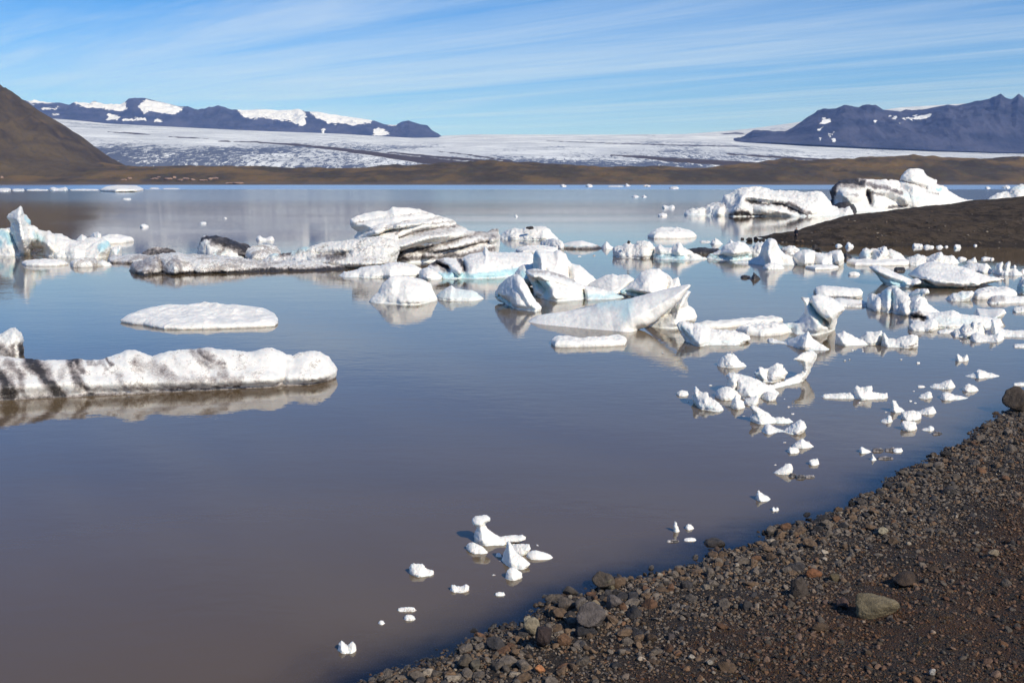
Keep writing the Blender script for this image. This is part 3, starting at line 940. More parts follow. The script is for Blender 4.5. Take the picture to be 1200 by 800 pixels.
def chunk(label, u0, u1, vt, vb, kind='lump', grit=0.05, dirt=0.0, group='small ice chunks floating in the lagoon', name='ice_chunk', cat='ice chunk', **kw):
    """small piece: outline drawn from its extent and a shape family"""
    rng = np.random.RandomState(int(u0 * 7 + vb * 13) % 99991)
    w, h = u1 - u0, vb - vt
    shapes = {
        'lump': [(0, .1), (.06, .5), (.2, .82), (.38, 1), (.55, .9), (.72, .78), (.88, .5), (1, .1)],
        'flat': [(0, .15), (.04, .6), (.2, .85), (.45, 1), (.7, .9), (.9, .75), (1, .15)],
        'peak': [(0, .1), (.12, .3), (.28, .55), (.4, 1), (.5, .85), (.62, .5), (.8, .35), (1, .1)],
        'right': [(0, .1), (.2, .3), (.45, .55), (.65, .95), (.82, 1), (.92, .6), (1, .1)],
        'left': [(0, .1), (.05, .7), (.16, 1), (.34, .8), (.55, .5), (.8, .35), (1, .1)],
        'saddle': [(0, .1), (.06, .75), (.2, 1), (.36, .65), (.52, .5), (.68, .7), (.84, .95), (.95, .6), (1, .1)],
        'slab': [(0, .1), (.02, .7), (.15, .9), (.5, 1), (.85, .92), (.98, .7), (1, .1)],
        'spike': [(0, .05), (.1, .4), (.2, 1), (.33, .7), (.45, .95), (.55, .5), (.8, .3), (1, .05)],
    }[kind]
    cpx = max(1.0, 0.16 * w * (vb - HORIZON) / 250.0 + 0.0)
    base = vb - min(cpx, 0.4 * h)
    pts = []
    for k, (a, b) in enumerate(shapes):
        bb = b + (rng.uniform(-.1, .1) if 0 < k < len(shapes) - 1 else 0)
        aa = a + (rng.uniform(-.03, .03) if 0 < k < len(shapes) - 1 else 0)
        pts.append((u0 + w * aa, base - (base - vt) * max(0.02, bb) if 0 < k < len(shapes) - 1 else base))
    dl = [([(u0, (vt + vb) / 2), (u1, (vt + vb) / 2)], dirt, h)] if dirt else ()
    kw.setdefault('notch', 0.1)
    kw.setdefault('rough', 1.35)
    return berg(label, pts, vb, cat=cat, grit=grit, dirt=dl, name=name, group=group, **kw)
# ------------------------------------------------------------------ the bergs, far to near
FAR = 'small far-off floes near the opposite shore'
floe('long pale turquoise floe at the foot of the brown hills on the left', [(117, 222.2), (122, 219.5), (135, 218.2), (150, 218), (163, 218.8), (168, 221), (160, 222.8), (135, 223)], 2.6, blue=(), group=FAR)
for lab, u0, u1, vt, vb, k in [
    ('flat white floe far off at the picture edge below the brown hillside', -6, 13, 220.6, 225, 'slab'), ('low white floe beside the one cut by the picture edge, far off', 14, 29, 221, 224.5, 'flat'),
    ('thin far-off ice strip between two white floes below the hillside', 31, 57, 221.6, 224, 'flat'), ('bumpy white floe left of the long turquoise floe far off', 58, 80, 219, 224, 'saddle'),
    ('very low ice strip touching the left end of the turquoise floe', 82, 116, 221.5, 223.8, 'flat'), ('small white floe just right of the long turquoise floe', 175, 187, 219.8, 222, 'lump'), ('faint low ice sliver right of the turquoise floe, far off', 191, 211, 220.4, 222, 'flat')]:
    chunk(lab, u0, u1, vt, vb, k, group=FAR, rough=0.5)
for lab, u0, u1, vt, vb, k in [
    ('small flat bit of ice on open water below the turquoise floe', 144, 154, 232, 234.6, 'flat'), ('small white bit of ice on open water above the dirty brown floe', 164, 174.5, 262.4, 267.2, 'lump'),
    ('tiny bit of ice on the water between the brown floe and far shore', 234, 242, 260, 263, 'flat'), ('tiny bit of ice out beyond the rock-topped floe', 262, 266, 254.5, 257, 'lump'),
    ('little white ice lump just behind the dark-topped block of ice', 300, 322, 276.5, 282.5, 'saddle'), ('speck of ice alone on the water beyond the layered iceberg', 603, 607, 251, 255, 'peak'),
    ('leftmost of the white specks along the far shore', 656, 664, 216, 219.6, 'lump'), ('round white speck under the middle of the far shore', 686, 695, 215.4, 219.8, 'lump'), ('thin white strip lying along the far shore', 712, 731, 217.6, 219.4, 'flat'),
    ('white speck at the right end of the far-shore strip', 731, 739, 215, 219, 'peak'), ('low white speck right of the far-shore strip', 753, 763, 216.6, 219.2, 'lump'), ('pale flat floe far off, left of the big black-striped iceberg', 784, 796, 218.6, 222, 'flat'),
    ('small white piece below the strip along the far shore', 740, 749, 228.6, 232, 'lump'), ('smaller twin of the white piece below the far-shore strip', 752, 758, 228.2, 232, 'peak'), ('white double lump left of the black-striped iceberg', 776, 791, 240, 244.6, 'saddle'),
    ('flat bit of ice below the white double lump', 771, 782, 249.8, 254, 'flat'), ('white speck on the far water right of the snowy-humped iceberg', 1154, 1161, 218.4, 222, 'lump'), ('white floe far off near the right picture edge', 1174, 1184, 217.4, 221.6, 'flat')]:
    chunk(lab, u0, u1, vt, vb, k, group=FAR, rough=0.6)

# --- big bergs at the right, behind the spit
berg('broad white iceberg with a slanting black debris stripe, off the tip of the gravel spit',
     [(801.5, 252), (803, 249), (811, 244.6), (818, 244.5), (826.7, 243), (833, 240), (840.7, 237.6), (846, 236), (848.6, 229.7), (860, 226), (865, 222.7), (877.5, 220), (895, 220), (909, 223.6), (925, 225), (938.7, 225.4), (963, 225.4), (968.5, 233), (975.5, 241), (984, 246), (995, 243.7), (999, 250), (1000, 252)],
     259, e=1.7, T=13, dirt=[([(873, 238.5), (895, 242), (916, 244.5), (924, 248), (936, 254), (946, 257)], 1.0, 2.3), ([(916, 243), (926, 242), (936, 249), (950, 256)], 0.8, 1.8), ([(857, 258), (866, 252), (880, 258)], 1.1, 3), ([(882, 256), (892, 257)], 1.1, 2.5),  # black debris stripe; the waterline caves' darkness is painted in too
      ([(838, 242), (842, 240)], 0.6, 2), ([(845, 246), (852, 244)], 0.4, 3)], ridges=[([(872, 224), (870, 240), (860, 258)], 0.28, 9), ([(873, 238), (895, 242), (916, 244.5), (936, 254)], -0.35, 5), ([(846, 232), (842, 256)], 0.25, 7), ([(828, 244), (826, 256)], -0.3, 6), ([(890, 246), (930, 256)], 0.25, 8)], rough=1.25, grit=0.12, seed=4)
berg('tall iceberg with black left flank and a rounded snow-white hump on top, behind the spit',
     [(974, 247), (971.5, 239), (976, 233), (973, 224), (978, 219), (984, 213), (994, 210), (1004, 210), (1020, 211), (1044, 211), (1054, 213), (1058, 206), (1066, 198.4), (1074, 197.6), (1080, 200), (1085, 207), (1098, 212), (1097, 216), (1108, 220), (1112, 225), (1120, 230), (1134, 235), (1152, 237), (1168, 244)],
     250, T=14, e=1.8, dirt=[([(977, 219), (985, 214), (1000, 214), (1012, 217)], 1.2, 5.5), ([(1012, 217), (1026, 220), (1042, 225), (1056, 230)], 0.75, 3.6), ([(974, 240), (979, 222)], 1.15, 6.5), ([(986, 220), (1010, 221)], 0.6, 4), ([(1016, 228), (1022, 236), (1020, 241)], 0.8, 3.5), ([(1022, 228), (1034, 232)], 0.7, 3), ([(1054, 213), (1075, 218), (1087, 223)], 0.75, 1.5),  # black debris, plus a cave whose shade is painted as colour
      ([(1086, 226), (1100, 231)], 0.6, 2), ([(1040, 247), (1062, 244)], 0.9, 2), ([(990, 230), (1004, 231)], 0.45, 3)], blue=[([(1098, 224), (1103, 225)], 1.2, 2.2), ([(1060, 232), (1100, 240)], 0.45, 6)],
     ridges=[([(1012, 216), (1042, 226), (1060, 236)], 0.3, 8), ([(1017, 230), (1020, 240)], -0.5, 6), ([(988, 232), (1005, 232)], 0.25, 8), ([(1054, 213), (1085, 222)], -0.2, 4)], grit=0.15, seed=5)
berg('black debris-covered ice lump in front of the dark flank of the tall iceberg', [(974, 248), (977, 241), (984, 237.5), (992, 237), (1000, 240), (1003, 245), (1004, 248)], 250, dirt=[([(974, 242), (1004, 242)], 1.6, 12)], T=5, seed=6)
berg('low white iceberg whose foot is hidden behind the spit crest at the right edge', [(1152, 238), (1162, 231), (1170, 227), (1182, 225), (1186, 220.5), (1196, 217), (1210, 216.5), (1230, 222), (1250, 238)], 244, T=9, blue=[([(1186, 222), (1200, 222)], 0.5, 3)], seed=7)

# --- left group
berg('turquoise-white iceberg with a pointed spire and a small arch, at the left edge',
     [(-28, 296), (-24, 284), (-16, 276), (0, 270), (9, 268.5), (13.5, 267), (14, 262), (9, 254.5), (14.5, 248.5), (19, 246), (23.5, 241.8), (26.5, 246), (27.3, 250.5), (32, 255), (35.5, 258.5), (35.3, 264), (40, 265.5), (46, 270), (50.7, 272.6), (57.3, 272), (62.7, 276), (72, 276), (81, 280.6), (92, 282.6), (107, 280.5), (120, 280.5), (126.5, 284.6), (128.6, 291), (128, 300)],
     306, holes=[[(37, 297), (36.5, 292), (40, 289.8), (46, 291), (50, 291.3), (50, 294.5), (45, 296.5), (41, 298.5)]], blue=[([(4, 278), (12, 288)], 0.9, 7), ([(30, 258), (34, 263)], 1.0, 4), ([(40, 280), (50, 285)], 0.6, 6), ([(118, 297), (126, 292)], 1.0, 5), ([(-20, 285), (0, 290)], 0.8, 8), ([(68, 280), (64, 292)], 0.35, 3)],
     ridges=[([(22, 246), (24, 270), (30, 298)], 0.55, 9), ([(12, 275), (20, 296)], -0.5, 7), ([(58, 276), (56, 304)], 0.35, 9), ([(90, 284), (88, 304)], 0.3, 14), ([(40, 270), (44, 288)], -0.35, 6)], rough=1.25, T=5.5, e=1.8, baseblue=0.25, seed=11)
berg('small grey-stained ice lump peeping over the turquoise iceberg', [(88, 286), (90, 280.5), (96, 275.4), (100, 277), (103, 281), (104, 286)], 287, grit=0.4, seed=12)
berg('small white knob of ice standing behind the right end of the turquoise iceberg', [(106, 283), (106.5, 276.5), (110, 273), (115, 272.3), (118, 275), (118, 280), (117, 284)], 285, seed=13)
floe('flat white floe behind the right end of the turquoise iceberg', [(114, 279.6), (122, 277.2), (138, 276.4), (150, 278), (157, 279.3), (148, 280.8), (128, 282), (118, 282)], 0.7)
berg('small upright white shard of ice next to the dirty grey floe', [(130, 301), (131, 292), (134, 289.5), (138, 290), (140, 287.5), (142, 289), (142, 300)], 302, blue=[([(137, 296), (139, 292)], 0.7, 2)], seed=14)
floe('low dirty grey floe in front of the turquoise iceberg', [(82, 307.2), (90, 304.8), (100, 304), (113, 305), (114, 307.5), (108, 309), (95, 309.4), (85, 309.2)], 0.55, grit=0.9, dirt=[([(84, 309), (112, 308.5)], 0.8, 1)])
floe('thin white floe drifting at the foot of the spired iceberg', [(25, 307), (40, 304.8), (58, 304.4), (75, 305.6), (80, 307.6), (66, 309.3), (45, 309.6), (30, 309)], 0.35, grit=0.35)
chunk('low white hump beside the dirty grey floe', 112, 131, 305.6, 312, 'lump', grit=0.1)
berg('speckled grey floe linking the turquoise iceberg to the brown floe', [(126, 306), (127, 301), (134, 299), (142, 300.5), (150, 298.5), (162, 298), (175, 299.5), (186, 301), (196, 307)], 310, grit=1.0, basedirt=0.9, dirt=[([(128, 303), (190, 303)], 0.4, 5)], cat='ice floe', name='ice_floe', T=4, seed=15)
berg('dark brown dirt mound of ice behind the nose of the brown floe', [(164, 302), (168, 296), (174, 292), (184, 290), (196, 291), (205, 294), (208, 302)], 303, dirt=[([(166, 296), (206, 296)], 0.95, 8)], grit=1.0, seed=16)
berg('long low dirt-brown floe with a blunt dark nose, in the left middle of the lagoon',
     [(153, 317), (153.5, 313), (156, 309), (163, 307), (170, 305), (182, 300.5), (194, 298.5), (205, 297), (217, 299), (235, 299.5), (258, 301), (280, 303), (305, 307), (330, 307), (355, 306.5), (384, 308), (403, 309), (412, 313)],
     320.5, cat='ice floe', name='ice_floe', grit=1.0, basedirt=1.3, dirt=[([(154, 312), (170, 310), (200, 310)], 0.42, 9), ([(156, 316), (175, 311), (190, 312)], 0.75, 5), ([(185, 304), (196, 315)], 0.7, 4), ([(170, 308), (178, 318)], 0.6, 4), ([(205, 302), (212, 314)], 0.6, 4), ([(225, 305), (228, 316)], 0.4, 3), ([(155, 320), (230, 319), (410, 316)], 1.0, 1.6)],
     ridges=[([(188, 300), (190, 320)], -0.3, 6), ([(205, 298), (204, 320)], 0.3, 8), ([(165, 308), (170, 322)], 0.25, 7)], rough=1.2, T=6.0, e=2.4, baseblue=0.0, seed=17)
berg('rounded ice block with black dirt rim and dark right end, sitting on the brown floe',
     [(232, 300), (232.4, 292), (234, 284), (236, 280), (240, 277.5), (247, 277), (255, 277.3), (263, 279), (270, 281), (280, 284.5), (290, 287.5), (295, 291), (297, 296), (297, 300)],
     302, grit=0.75, dirt=[([(233, 286), (236, 280.5), (242, 278), (258, 278.5), (272, 282)], 1.2, 2.6), ([(252, 281), (272, 286), (288, 292), (295, 296)], 1.15, 7.5), ([(272, 290), (294, 298)], 0.9, 5), ([(280, 298), (295, 300)], 1.2, 3), ([(256, 296), (262, 293)], 0.6, 4)], blue=[([(254, 297), (262, 294)], 0.7, 4)], ridges=[([(250, 280), (286, 292)], 0.25, 8)], T=4, seed=18)
floe('grey gritty floe behind the dark-ended ice block', [(284, 294), (300, 291), (316, 290), (328, 292), (330, 297), (318, 301), (295, 301)], 0.9, grit=1.0, dirt=[([(300, 291), (327, 292)], 1.0, 1)])
berg('gritty white ice ridge sloping up towards the layered iceberg',
     [(303, 309), (318, 299), (330, 298.5), (342, 296), (354, 292), (367, 289), (380, 286), (392, 284.5), (405, 283), (416, 282), (430, 279), (445, 278), (460, 282), (468, 292), (464, 311)],
     317, grit=0.8, dirt=[([(330, 303), (340, 299)], 0.9, 4), ([(382, 304), (404, 301)], 0.9, 4), ([(372, 305), (395, 304)], 0.7, 3)], blue=[([(318, 303), (340, 299), (360, 294)], 0.7, 4)], ridges=[([(344, 298), (350, 312)], 0.2, 8), ([(370, 300), (410, 300)], -0.25, 5), ([(366, 309), (450, 310)], 0.35, 6)], T=5, e=1.7, rough=1.3, seed=19)
ST1 = [(412, 267), (430, 260), (460, 254), (504, 251.5)]; ST2 = [(424, 276), (440, 271), (470, 261), (521, 257.5)]; ST3 = [(436, 280), (464, 269), (500, 263.5), (532, 263)]
ST4 = [(468, 281), (484, 275), (508, 270.5), (540, 267.5)]; ST5 = [(500, 293), (524, 288), (540, 283), (560, 277.5), (582, 275)]; ST6 = [(462, 300), (476, 296), (492, 294), (508, 297), (530, 295), (572, 287)]
berg('big layered white iceberg with tilted dark dirt bands, centre of the lagoon',
     [(428, 304), (424, 299), (420, 291), (416, 286), (416, 278), (419, 274), (421, 271), (412, 266), (411.5, 258), (420, 254), (431, 251), (440, 249), (454, 248), (460, 244), (480, 244.5), (492, 246), (505, 251), (510, 253.5), (521, 256), (532, 260), (535, 264), (545, 267), (548, 270), (560, 273), (572, 273), (580, 269), (583, 269), (585.5, 278), (585, 290), (582, 299)],
     309, dirt=[(ST1, 0.42, 1.6), (ST2, 0.42, 1.6), (ST3, 0.5, 1.8), (ST4, 0.72, 2.6), ([(476, 276), (510, 275), (545, 269)], 0.42, 4), (ST5, 0.74, 3.0), (ST6, 0.9, 3.4), ([(462, 303), (490, 303), (540, 303), (578, 296)], 0.85, 4), ([(546, 278), (582, 280)], 0.55, 5), ([(464, 275), (470, 271)], 0.7, 2)],
     ridges=[(ST1, -0.16, 3.2), (ST2, -0.16, 3.5), (ST3, -0.16, 3.5), (ST4, -0.2, 4), (ST5, -0.2, 4), (ST6, -0.3, 5), ([(416, 284), (450, 267), (525, 260)], 0.3, 5), ([(462, 290), (500, 279), (560, 274)], 0.35, 6), ([(500, 298), (540, 290), (580, 283)], 0.35, 6)], T=8.5, e=1.7, rough=0.95, grit=0.42, seed=20)
berg('thin white ice shelf in front of the gritty ridge', [(398, 323), (403, 319.5), (416, 317.2), (424, 313.6), (435, 312), (446, 311.2), (457, 308.5), (468, 307.6), (478, 309.5), (486, 311.4), (493, 315), (495, 322)], 328, grit=0.1, T=3.0, e=2.2, ridges=[([(424, 316), (420, 326)], -0.2, 6), ([(455, 311), (458, 326)], 0.25, 8)], rough=0.8, cat='ice floe', name='ice_floe', seed=91)
berg('small white ice block wedged between shelf and dirty hollow', [(491, 325), (492, 319), (496, 315), (501, 313.6), (508, 317), (518, 323), (519, 326)], 328.5, T=2.4, seed=21)
berg('long rounded white slab with a black dirty hollow at its left end and turquoise foot',
     [(503, 322), (500.5, 315), (505, 309), (512, 305), (520, 303), (530, 303.5), (540, 304), (545, 301), (550, 299), (558, 297.5), (566, 296), (569, 290), (573, 296), (586, 296.5), (600, 297), (612, 296.5), (622, 296.5), (628, 302), (630, 318)],
     331, dirt=[([(504, 313), (514, 314), (524, 321)], 1.3, 4.5), ([(536, 306), (542, 315), (544, 321)], 1.0, 2.6), ([(512, 309), (520, 311)], 0.6, 2)], blue=[([(515, 329), (560, 328), (600, 323), (628, 316)], 0.95, 4.5)], ridges=[([(506, 313), (524, 321)], -0.55, 6), ([(526, 310), (538, 321)], 0.35, 6), ([(542, 306), (545, 322)], -0.35, 4), ([(552, 303), (622, 306)], 0.2, 14)], T=6.5, e=1.7, rough=0.75, seed=22)
berg('smooth white dome of ice floating alone in front of the shelf',
     [(432.5, 353.5), (436, 349), (443, 342.7), (449, 333), (456, 326), (464, 324.3), (475, 324.5), (486, 326.5), (493, 327.5), (504.6, 333), (508, 341.6), (511, 348), (512, 352)],
     358.3, ridges=[([(460, 327), (448, 340), (440, 354)], 0.2, 10), ([(490, 329), (484, 345), (492, 356)], 0.18, 12), ([(470, 328), (465, 355)], -0.12, 8)], T=2.7, e=1.7, rough=0.6, seed=23, grit=0.05)
berg('bluish-grey low ice piece right of the smooth white dome', [(510, 349), (514, 344), (519, 340.5), (525, 337), (529.5, 335), (534, 339), (543, 340), (553, 340.5), (558, 343), (563, 347), (566, 350)], 353, blue=[([(512, 346), (562, 348)], 0.42, 10)], T=2, rough=0.7, seed=24)
berg('white overhanging tooth of ice leaning left, dark blue underneath',
     [(592, 356), (584, 352), (580, 348), (581, 342), (586, 334), (592, 329), (597, 325), (602, 322.6), (607, 322.7), (612, 327), (617.5, 335), (621, 342), (625, 349), (630, 355), (634, 360), (633, 364)],
     366.5, T=2.6, blue=[([(581, 349), (590, 357), (600, 361)], 1.2, 3)], ridges=[([(606, 325), (616, 345), (628, 362)], 0.3, 10), ([(585, 350), (598, 360)], -0.5, 5)], e=1.7, rough=0.55, seed=25, notch=0.3)
berg('slim pale blue blade of ice between the tooth and the ledge berg', [(598, 337), (597, 329), (602, 322), (608, 315), (613, 311.5), (620, 310.5), (627, 308.5), (628, 318), (630, 326), (626, 333), (618, 336)], 339, T=2.2, blue=[([(612, 320), (628, 330)], 0.8, 6)], rough=0.7, seed=26)
berg('tall white hump with a bluish upright left face, behind the dirty-topped ledge', [(625, 338), (625.5, 320), (626, 299), (628, 295), (631, 293.5), (640, 295.3), (649, 296.7), (652, 294.5), (656, 294.4), (663, 299), (665, 305), (669.6, 310), (680, 312), (688, 319.6), (699, 328), (704, 338)], 341,
     blue=[([(627, 300), (629, 318)], 0.8, 5)], ridges=[([(634, 295), (634, 320)], 0.35, 6), ([(664, 302), (668, 330)], -0.35, 6)], T=4.5, e=1.7, rough=0.7, seed=27, dirt=[([(664, 305), (670, 312)], 0.2, 2)])
berg('white dome of ice behind the right end of the dirty-topped ledge', [(690, 341), (690, 334), (699, 328), (706, 325), (713, 322.7), (718.5, 321.7), (724, 323.7), (736, 322.7), (743.5, 327), (740, 333), (737, 342)], 344, T=4, rough=0.6, seed=28)
berg('ice ledge with a brown-stained flat top and hollow turquoise left side',
     [(630, 347), (627, 344.6), (625, 336), (620, 326), (616, 319.5), (618, 317.2), (625, 315.4), (640, 317.5), (652, 321), (663, 325), (684, 335), (705, 339), (718, 342), (726, 345), (733, 348)],
     351, dirt=[([(617, 318), (626, 317), (645, 320), (664, 327), (685, 336)], 0.55, 2.2)], blue=[([(626, 336), (640, 333), (642, 345)], 1.0, 7), ([(684, 347), (730, 349)], 0.6, 5), ([(628, 348), (700, 350)], 0.35, 4)], ridges=[([(620, 319), (650, 324), (686, 337), (726, 346)], 0.45, 5), ([(630, 330), (640, 340)], -0.5, 8), ([(684, 342), (685, 350)], -0.6, 4)], T=3.8, e=1.8, rough=0.6, seed=29)
berg('rounded white iceberg with a grey overhanging underside, behind the wedge iceberg',
     [(742, 348), (735, 346), (728, 343), (727, 341), (735, 336), (740, 332), (744.6, 329), (748, 324), (751, 320.6), (756, 317.8), (761, 316.3), (771.7, 315.8), (780, 320.6), (785, 325), (788, 328.5), (791, 327), (794.6, 325.6), (797, 332), (798, 340), (797, 346)],
     350, T=3.4, blue=[([(730, 343), (745, 345), (775, 344)], 0.9, 4)], dirt=[([(728, 341.5), (745, 347)], 0.35, 1.6), ([(783, 324), (786, 334)], 0.45, 3)], ridges=[([(784, 326), (780, 344)], -0.3, 4), ([(764, 318), (750, 338)], 0.2, 12), ([(732, 344), (770, 346)], -0.5, 5)], e=1.7, rough=0.7, seed=30)  # shade under the overhang is painted in as a grey stroke
berg('rounded white ice bulge at the back of the wedge iceberg beak', [(752, 380), (766, 366), (780, 356), (792, 349), (800, 344), (806, 341.5), (809, 343), (805.5, 350), (806, 358), (813, 363), (816.5, 371), (815, 376), (812, 379)], 387, T=2.6, rough=0.7, seed=31, e=1.8, ridges=[([(806, 345), (795, 366)], 0.3, 8), ([(758, 386), (800, 362)], -0.3, 6)])
berg('large smooth white wedge iceberg rising to a sharp beak on the right',
     [(618.5, 376.5), (624, 373.2), (630, 370.6), (645, 368.5), (663, 366.5), (678, 364.3), (692.5, 362), (700, 358.5), (707, 357), (720, 355.5), (734, 354), (757, 348.8), (772, 345.3), (788, 341.5), (806, 338.2), (809.5, 338.4), (807, 342), (804, 345.5), (796.7, 355), (788, 362.5), (778, 370.5), (768, 377.5), (758, 383), (748, 386)],
     393.5, T=1.5, ridges=[([(734, 355), (738, 372), (742, 393)], 0.25, 24), ([(790, 343), (765, 375)], -0.15, 14)], lean=-0.85, blue=[([(704, 362), (735, 358), (733, 374)], 0.62, 12), ([(690, 366), (690, 382)], 0.3, 7), ([(632, 374), (654, 380)], 0.3, 6), ([(778, 350), (760, 378)], 0.18, 9)], dirt=[([(790, 342), (808, 338.6)], 0.3, 1.0)], e=2.0, D=22, rough=0.4, seed=32, notch=0.05, baseblue=0.15)
floe('narrow white ice bar in front of the wedge iceberg', [(645.5, 398), (649, 394.6), (656, 394), (684, 397), (705, 396), (718, 393.6), (728, 393.4), (735, 396.2), (733, 400), (715, 401.2), (690, 402), (665, 402.6), (650, 402.4)], 0.32, grit=0.1)
floe('long thin ice strip running from the prow-shaped berg to the right', [(815, 379.4), (830, 377.4), (860, 375.3), (885, 372.4), (905, 371.2), (918, 373.2), (916, 375), (890, 377), (864, 379.2), (840, 381.5), (820, 382)], 0.3, grit=0.3)
berg('prow-shaped iceberg with a grey shaded beak on its left',
     [(803, 399), (800, 394), (796.5, 388), (793, 381), (796, 379), (800, 377), (805, 378.5), (812, 380), (818, 379.5), (826, 382), (833, 386), (840, 387), (852, 387.5), (864, 389), (872, 391), (877, 394), (879, 397.5), (874, 400)],
     404, T=1.9, ridges=[([(797, 382), (806, 398)], -0.4, 8), ([(822, 384), (820, 402)], 0.3, 10)], blue=[([(797, 384), (812, 395)], 0.5, 6), ([(825, 402), (870, 400)], 0.4, 2.5)], dirt=[([(794, 382), (800, 391), (806, 394)], 0.28, 3.5)], rough=0.8, seed=33)  # the beak's grey is shading painted on as colour
floe('low white slab between the prow-shaped berg and the mushroom berg', [(862, 384.5), (872, 381.2), (886, 379.6), (905, 379.4), (922, 380.5), (925, 384), (915, 387), (895, 388), (875, 387.4)], 0.45, grit=0.12)
berg('mushroom-shaped white iceberg with a concave turquoise face',
     [(900, 388), (906, 384.5), (913, 382), (920, 380.5), (928, 379), (936, 375.5), (940, 371.5), (943, 367), (943.5, 359), (941, 353), (939.5, 349.8), (944, 350.5), (949, 351), (952, 347.5), (957, 346.5), (968, 348), (975, 350.5), (981, 354.5), (987, 359), (989.5, 363), (985, 368), (981, 373), (979.5, 379), (978, 385.5)],
     391.5, T=2.8, blue=[([(950, 360), (954, 367), (962, 374)], 1.0, 5), ([(916, 387), (935, 386)], 0.5, 5)], ridges=[([(947, 354), (956, 366), (968, 377)], -0.55, 6), ([(960, 350), (972, 362), (978, 380)], 0.35, 9), ([(916, 386), (928, 389)], -0.35, 7)], dirt=[([(940, 351), (948, 352)], 0.3, 2), ([(970, 356), (985, 362)], 0.2, 3)], rough=0.75, seed=34)
berg('low pointed white ice piece in front of the mushroom berg', [(899.5, 399), (901, 396.5), (906, 397), (913, 400), (920, 401), (926, 398.5), (932, 396), (938, 393.5), (944, 391), (947, 388.6), (949, 393), (952, 397), (958, 401), (966, 406), (971.5, 409.5)], 412, T=1.3, grit=0.1, ridges=[([(946, 392), (940, 408)], 0.3, 7)], rough=0.8, seed=35)
berg('flat-topped white ice bar, upper of two stacked ledges right of the mushroom berg', [(953, 346), (953.5, 341), (957, 337), (964, 335), (980, 336.3), (1000, 338), (1008, 339), (1011, 342.5), (1010, 347)], 348.5, T=1.8, e=3, dirt=[([(953, 341), (956, 346)], 0.9, 2), ([(956, 348), (1010, 348)], 0.35, 1.2)], cat='iceberg', seed=36, rough=0.6)
berg('lower ice ledge reaching from the mushroom berg to the right', [(970, 356), (974, 351), (985, 349.5), (1000, 351), (1010, 352), (1016, 354.5), (1022, 357.5)], 359, T=1.8, grit=0.2, dirt=[([(995, 357), (1020, 357)], 0.45, 2)], seed=37, rough=0.6)
berg('knobbly white iceberg with bluish hollows and a flat lobe to the right',
     [(1015, 358), (1017, 352), (1019, 347), (1021.7, 345), (1027, 346), (1033, 344), (1036, 341), (1040, 338), (1045, 336.6), (1050, 337), (1056, 341.7), (1061, 344.5), (1066.7, 345), (1073, 340.5), (1080, 339.5), (1086.7, 340), (1087.5, 343), (1081.7, 348), (1085, 352), (1086.7, 356), (1080, 366)],
     367, T=3, blue=[([(1038, 342), (1048, 352)], 0.6, 7), ([(1018, 350), (1024, 358)], 0.4, 4), ([(1066, 347), (1080, 344)], 0.5, 4)], ridges=[([(1028, 348), (1028, 362)], 0.4, 6), ([(1046, 340), (1046, 364)], -0.4, 6), ([(1058, 346), (1062, 366)], 0.35, 8), ([(1066, 349), (1080, 345)], -0.4, 4)], rough=1.0, seed=38)
berg('cracked white ice shoulder with blue-grey fissures next to the knobbly iceberg', [(1058, 368), (1066, 358), (1073, 353), (1080, 351), (1086, 356), (1093, 361.5), (1100, 365), (1104, 369)], 371, T=1.8, dirt=[([(1062, 369), (1070, 362), (1072, 356)], 0.4, 1.6), ([(1064, 364), (1072, 366)], 0.35, 1.4)], blue=[([(1062, 366), (1072, 362)], 0.6, 4)], seed=39)
berg('low grey iceberg with a dark cave on its left end', [(1066, 380), (1065, 371), (1070, 366), (1075, 364.6), (1083, 366), (1092, 367), (1100, 366.3), (1108, 365.5), (1117, 364), (1127, 369), (1140, 370), (1150, 371), (1162, 373), (1172, 374), (1176, 381)], 386, grit=0.35, dirt=[([(1068, 372), (1076, 371), (1082, 375)], 1.1, 4.5)], ridges=[([(1068, 372), (1082, 375)], -0.6, 7)], blue=[([(1100, 376), (1140, 378)], 0.35, 8)], T=2.2, rough=0.8, seed=40)  # cave is dented in, and its darkness painted on as colour
berg('smooth white log-like ice beam lying on the grey iceberg', [(1139, 371), (1142, 366), (1145, 361.7), (1158, 362.8), (1170, 362), (1176.7, 362.5), (1179, 366.7), (1176, 371), (1173, 374)], 376, T=1.7, e=1.8, blue=[([(1145, 374), (1170, 374)], 0.6, 4)], rough=0.5, seed=41)
berg('white ice lump in front of the dark cave', [(1065.5, 385), (1066, 381), (1073, 378), (1083, 377), (1089, 375), (1094, 374), (1098.5, 378), (1099, 385)], 388.5, T=1.3, grit=0.12, seed=42)
berg('ragged slushy ice heap of broken lumps, in front of the grey iceberg', [(1116, 392), (1118, 388), (1125, 386), (1130, 381), (1138, 381), (1140, 377.5), (1143, 377.5), (1145, 381), (1150, 379), (1153, 384), (1156, 391)], 395, T=1.5, rough=1.6, grit=0.2, seed=43)
berg('bone-shaped white ice piece with an upright knob, running off the right edge', [(1148, 391), (1156, 388), (1161, 387), (1162, 380), (1161.5, 375.5), (1164, 374.6), (1167, 377), (1171.7, 384), (1178, 387), (1186, 388), (1200, 387.5), (1215, 388), (1222, 393)], 397, T=1.4, rough=0.8, grit=0.12, seed=44)
chunk('broken flat slush piece below the ragged heap', 1137, 1176, 390.5, 402, 'saddle', grit=0.4, rough=1.5)
chunk('low broken ice strip at the foot of the grey iceberg', 1098, 1122, 386, 391.5, 'flat', grit=0.4)
berg('white ice lump, left one of a joined-looking pair', [(979, 402), (979.5, 396), (981, 392), (989, 389), (997, 393), (1005, 397), (1014, 400), (1020, 403)], 405, T=1.0, grit=0.05, seed=45)
